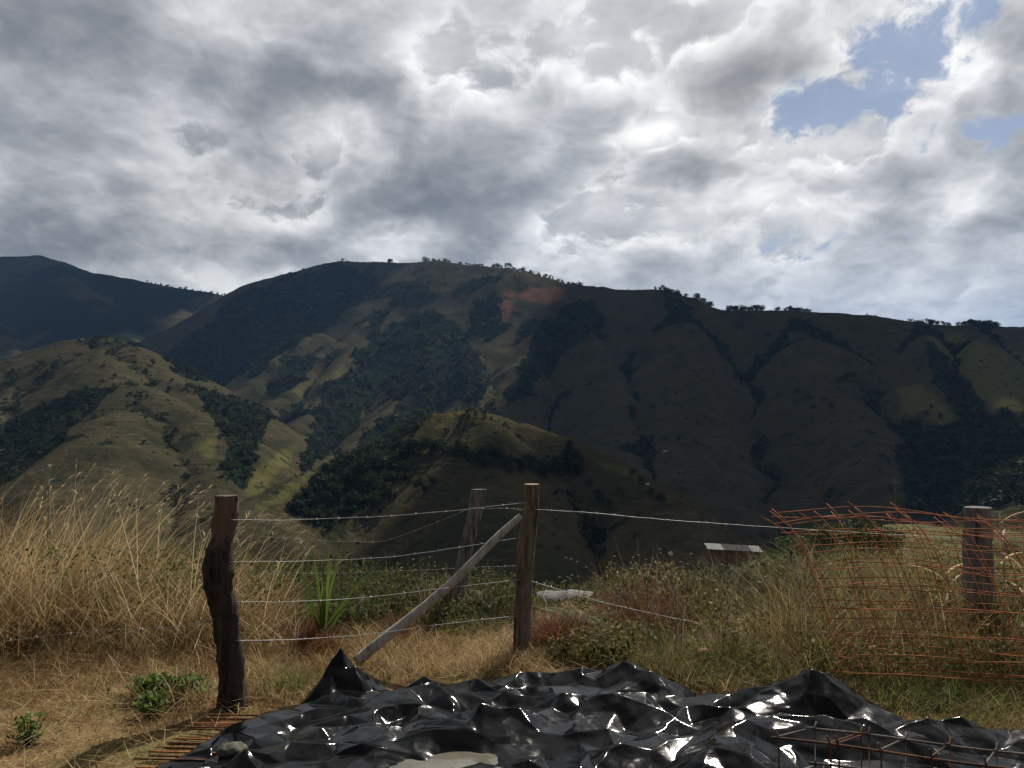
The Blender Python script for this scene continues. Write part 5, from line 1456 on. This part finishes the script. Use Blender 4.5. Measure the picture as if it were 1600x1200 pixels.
    rosette(240, 1118, .09, 45, 'small low green weed in front of the larger broad-leaved one'); rosette(42, 1166, .08, 30, 'lone low green weed in the corner of the dry ground')
    def tuft(px, py, h, n, label, mat='green', spread=.06, wid=(.003, .006), D=None, name='grass_tuft'):
        c = G(px, py) if D is None else P(px, py, D); q = Grass(); kk = n
        b = np.stack([r.normal(size=kk)*spread, r.normal(size=kk)*spread, np.zeros(kk)], -1)
        q.blades(b, U(0, 6.28, kk), h*U(.4, 1.1, kk), np.abs(r.normal(.35, .2, kk)), U(.1, .8, kk), U(*wid, kk), U(0, 1, kk))
        v, f = tube_arrays([(0, 0, -.03), (0, 0, .006)], [spread*1.1, spread*.9], 9); q.add(v, np.array([ff for ff in f if len(ff) == 4]), np.full(len(v), .2))
        o = q.build(name, mats[mat]); o.location = (c[0], c[1], float(height(c[0], c[1])[0])-.005)
        return tag(o, label, 'grass tuft', 'tufts of grass')
    tuft(452, 1078, .24, 240, 'green grass tuft between the dark post and the raised corner of plastic', spread=.09); tuft(400, 1075, .13, 130, 'small yellowish green tuft at the foot of the dark post', 'olive', .09)
    tuft(868, 1030, .16, 200, 'glowing straw tuft on the crest side of the pale post foot', 'straw', .10); tuft(800, 1030, .13, 200, 'low straw tuft in the shade of the pale post', 'straw', .13)
    tuft(505, 1025, .22, 240, 'rusty orange dry tuft beside the raised corner of plastic', 'red', .12); tuft(1060, 1055, .30, 300, 'pale arching tuft above the dip of the black sheet', 'olive', .12)
    tuft(1120, 1045, .26, 260, 'olive tuft standing over the broken brick', 'olive', .13); tuft(1440, 1100, .22, 320, 'fresh green tuft under the mesh sheets near the sheet corner', 'green', .14); tuft(1540, 1105, .2, 260, 'fresh green tuft at the right end of the mesh sheets', 'green', .14)
    tuft(1160, 925, .5, 420, 'grey-green feathery shrub in front of the farm shed', 'greyg', .17, (.004, .009), 7.6, 'feathery_shrub'); tuft(1290, 935, .42, 300, 'pale grey-green shrub at the left edge of the mesh sheets', 'greyg', .2, (.006, .012), 7.2, 'feathery_shrub')
    tuft(690, 985, .42, 220, 'bleached dead tuft beside the foot of the tilting grey post', 'straw', .10, (.003, .006), 6.9)
    # bare branching stalks with pale seed heads
    pale = plain_material('pale_stalk', (.22, .17, .11), (.40, .33, .23), 30); seedm = plain_material('seed_fluff', (.45, .43, .38), (.68, .66, .6), 60)
    browns = plain_material('brown_stalk', (.05, .038, .028), (.12, .09, .06), 30)
    def stalk(px, py_top, D, label, mat, heads=True, spread=.5, seed=0, cat='weed', thick=.0030):
        rr = np.random.default_rng(seed+int(px)); x = (px-800)/F*D; z = float(height(x, D)[0]); H = P(px, py_top, D)[2]-z
        root = empty('bare_stalk', (x, D, z)); m = MB(); hd = []
        def grow(p, d, L, rad, depth):
            n = 5; pts = [p]
            for _ in range(n):
                d = d+rr.normal(size=3)*.10; d = d/np.linalg.norm(d); pts.append(pts[-1]+d*L/n)
            m.add(*tube_arrays(pts, np.linspace(rad, rad*.6, n+1), 4))
            if depth == 0: hd.append(pts[-1]); return
            for _ in range(2+(rr.random() < .5)):
                b = pts[2+int(rr.random()*4)]; dd = d+rr.normal(size=3)*np.array([spread, spread, .25]); dd[2] = abs(dd[2]); grow(b, dd/np.linalg.norm(dd), L*.55, rad*.6, depth-1)
        grow(np.zeros(3), np.array([rr.normal()*.12, 0, 1.]), H*.62, thick, 2)
        m.build('stem', mat, root)
        if heads:
            hm = None
            for i, p in enumerate(hd):
                if hm is None:
                    v, f, _ = leaf_quads(np.random.default_rng(3).normal(size=(16, 3))*.0035, np.full(16, .0055), .2, 3)
                    hm = mesh_obj('seed_head', v, f, seedm, root); o = hm
                else: o = hm.copy(); C.objects.link(o); o.parent = root
                o.location = p
        return tag(root, label, cat, 'bare stalks in the weeds')
    for i, (px, py, D, lab, mt, hs) in enumerate(((905, 868, 7.0, 'thin seedy stalk nearest to the pale post', browns, True), (942, 855, 7.6, 'wiry branching stalk above the grey rock', browns, True), (985, 870, 7.4, 'branching seedy stalk right of the grey rock', browns, True),
        (1010, 850, 8.0, 'tall thin stalk right of the grey rock', browns, True), (1046, 862, 7.4, 'tall stalk topped by a white puff left of the farm shed', browns, True), (1090, 885, 7.0, 'forked pale stalk below the left end of the farm shed', pale, False),
        (1130, 880, 7.2, 'pale dry stalk in front of the farm shed', pale, True), (1062, 900, 6.6, 'short pale stalk on the grassy bank', pale, False), (880, 885, 7.2, 'short brown stalk over the grey rock', browns, True), (965, 915, 6.6, 'low brown stalk with pale buds on the bank', browns, True),
        (1232, 930, 6.0, 'bleached stalk at the left edge of the mesh sheets', pale, False), (1325, 905, 6.6, 'bleached stalk inside the left third of the mesh sheets', pale, False), (1385, 900, 6.6, 'bleached stalk behind the middle of the mesh sheets', pale, True), (1440, 905, 6.4, 'bleached stalk left of the thick grey post', pale, False),
        (690, 900, 6.8, 'grey dead stalk beside the tilting grey post', pale, False), (640, 900, 7.0, 'grey dead stalk behind the slanting pole', pale, False), (770, 905, 6.6, 'thin dead stalk left of the pale post', browns, True))):
        stalk(px, py, D, lab, mt, hs, seed=i)
    # dry maize-like stalks by the thick post
    for i, (px, pt, D, h, lab) in enumerate(((1556, 800, 6.3, 0, 'tall bleached leafy stalk against the thick grey post'), (1590, 840, 6.0, 0, 'bleached leafy stalk at the right edge'), (1470, 870, 6.2, 0, 'short bleached leafy stalk left of the thick grey post'))):
        x = (px-800)/F*D; z = float(height(x, D)[0]); H = P(px, pt, D)[2]-z
        root = empty('dry_stalk', (x, D, z)); v, f = tube_arrays([(0, 0, 0), (.02, 0, H*.5), (.0, 0, H)], [.010, .008, .005], 7, wob=.05); mesh_obj('stem', v, f, pale, root, True)
        for k_ in range(6):
            zz = H*(.35+.11*k_); v, f, rn = blade_arrays(np.array([[0, 0, zz]]), np.array([k_*2.4+i]), np.array([.26]), np.array([.55]), np.array([.75]), np.array([.026]), np.array([.9]), nl=6)
            mesh_obj('leaf', v, f, mats['straw'], root, attrs={'rnd': rn})
        tag(root, lab, 'dry plant')
    # white flower by the wires and white puff
    def puff(px, py, D, size, label):
        p = P(px, py, D); z = float(height(p[0], D)[0]); root = empty('white_flower', (p[0], D, z))
        v, f = tube_arrays([(.03, 0, 0), (.0, .0, (p[2]-z)*.6), (0, 0, p[2]-z)], [.004, .003, .002], 5); mesh_obj('stem', v, f, browns, root, True)
        v, f, _ = leaf_quads(np.random.default_rng(int(px)).normal(size=(70, 3))*size*.35+[0, 0, p[2]-z], np.full(70, size*.4), .3, int(px)); mesh_obj('flower_head', v, f, seedm, root)
        tag(root, label, 'flower')
    puff(468, 845, 6.9, .030, 'white tufted flower hanging by the wires left of the sword-leaved plant'); puff(1048, 865, 7.3, .022, 'round white seed puff above the weeds left of the farm shed')
    puff(1022, 948, 6.4, .014, 'small white flower in the weeds right of the grey rock'); puff(78, 728, 6.6, .012, 'whitish plume rising above the tall dry thicket')
build_light()
TX, TY, TZ, TG, TF, TB, TPX, TPY, TR = build_terrain()
build_air()
TARP = build_tarp()
build_posts(); build_wires(); build_steel(); build_small(TARP)
build_trees(); shed_scrub(); hill_scrub(); build_far_things(); build_grass()
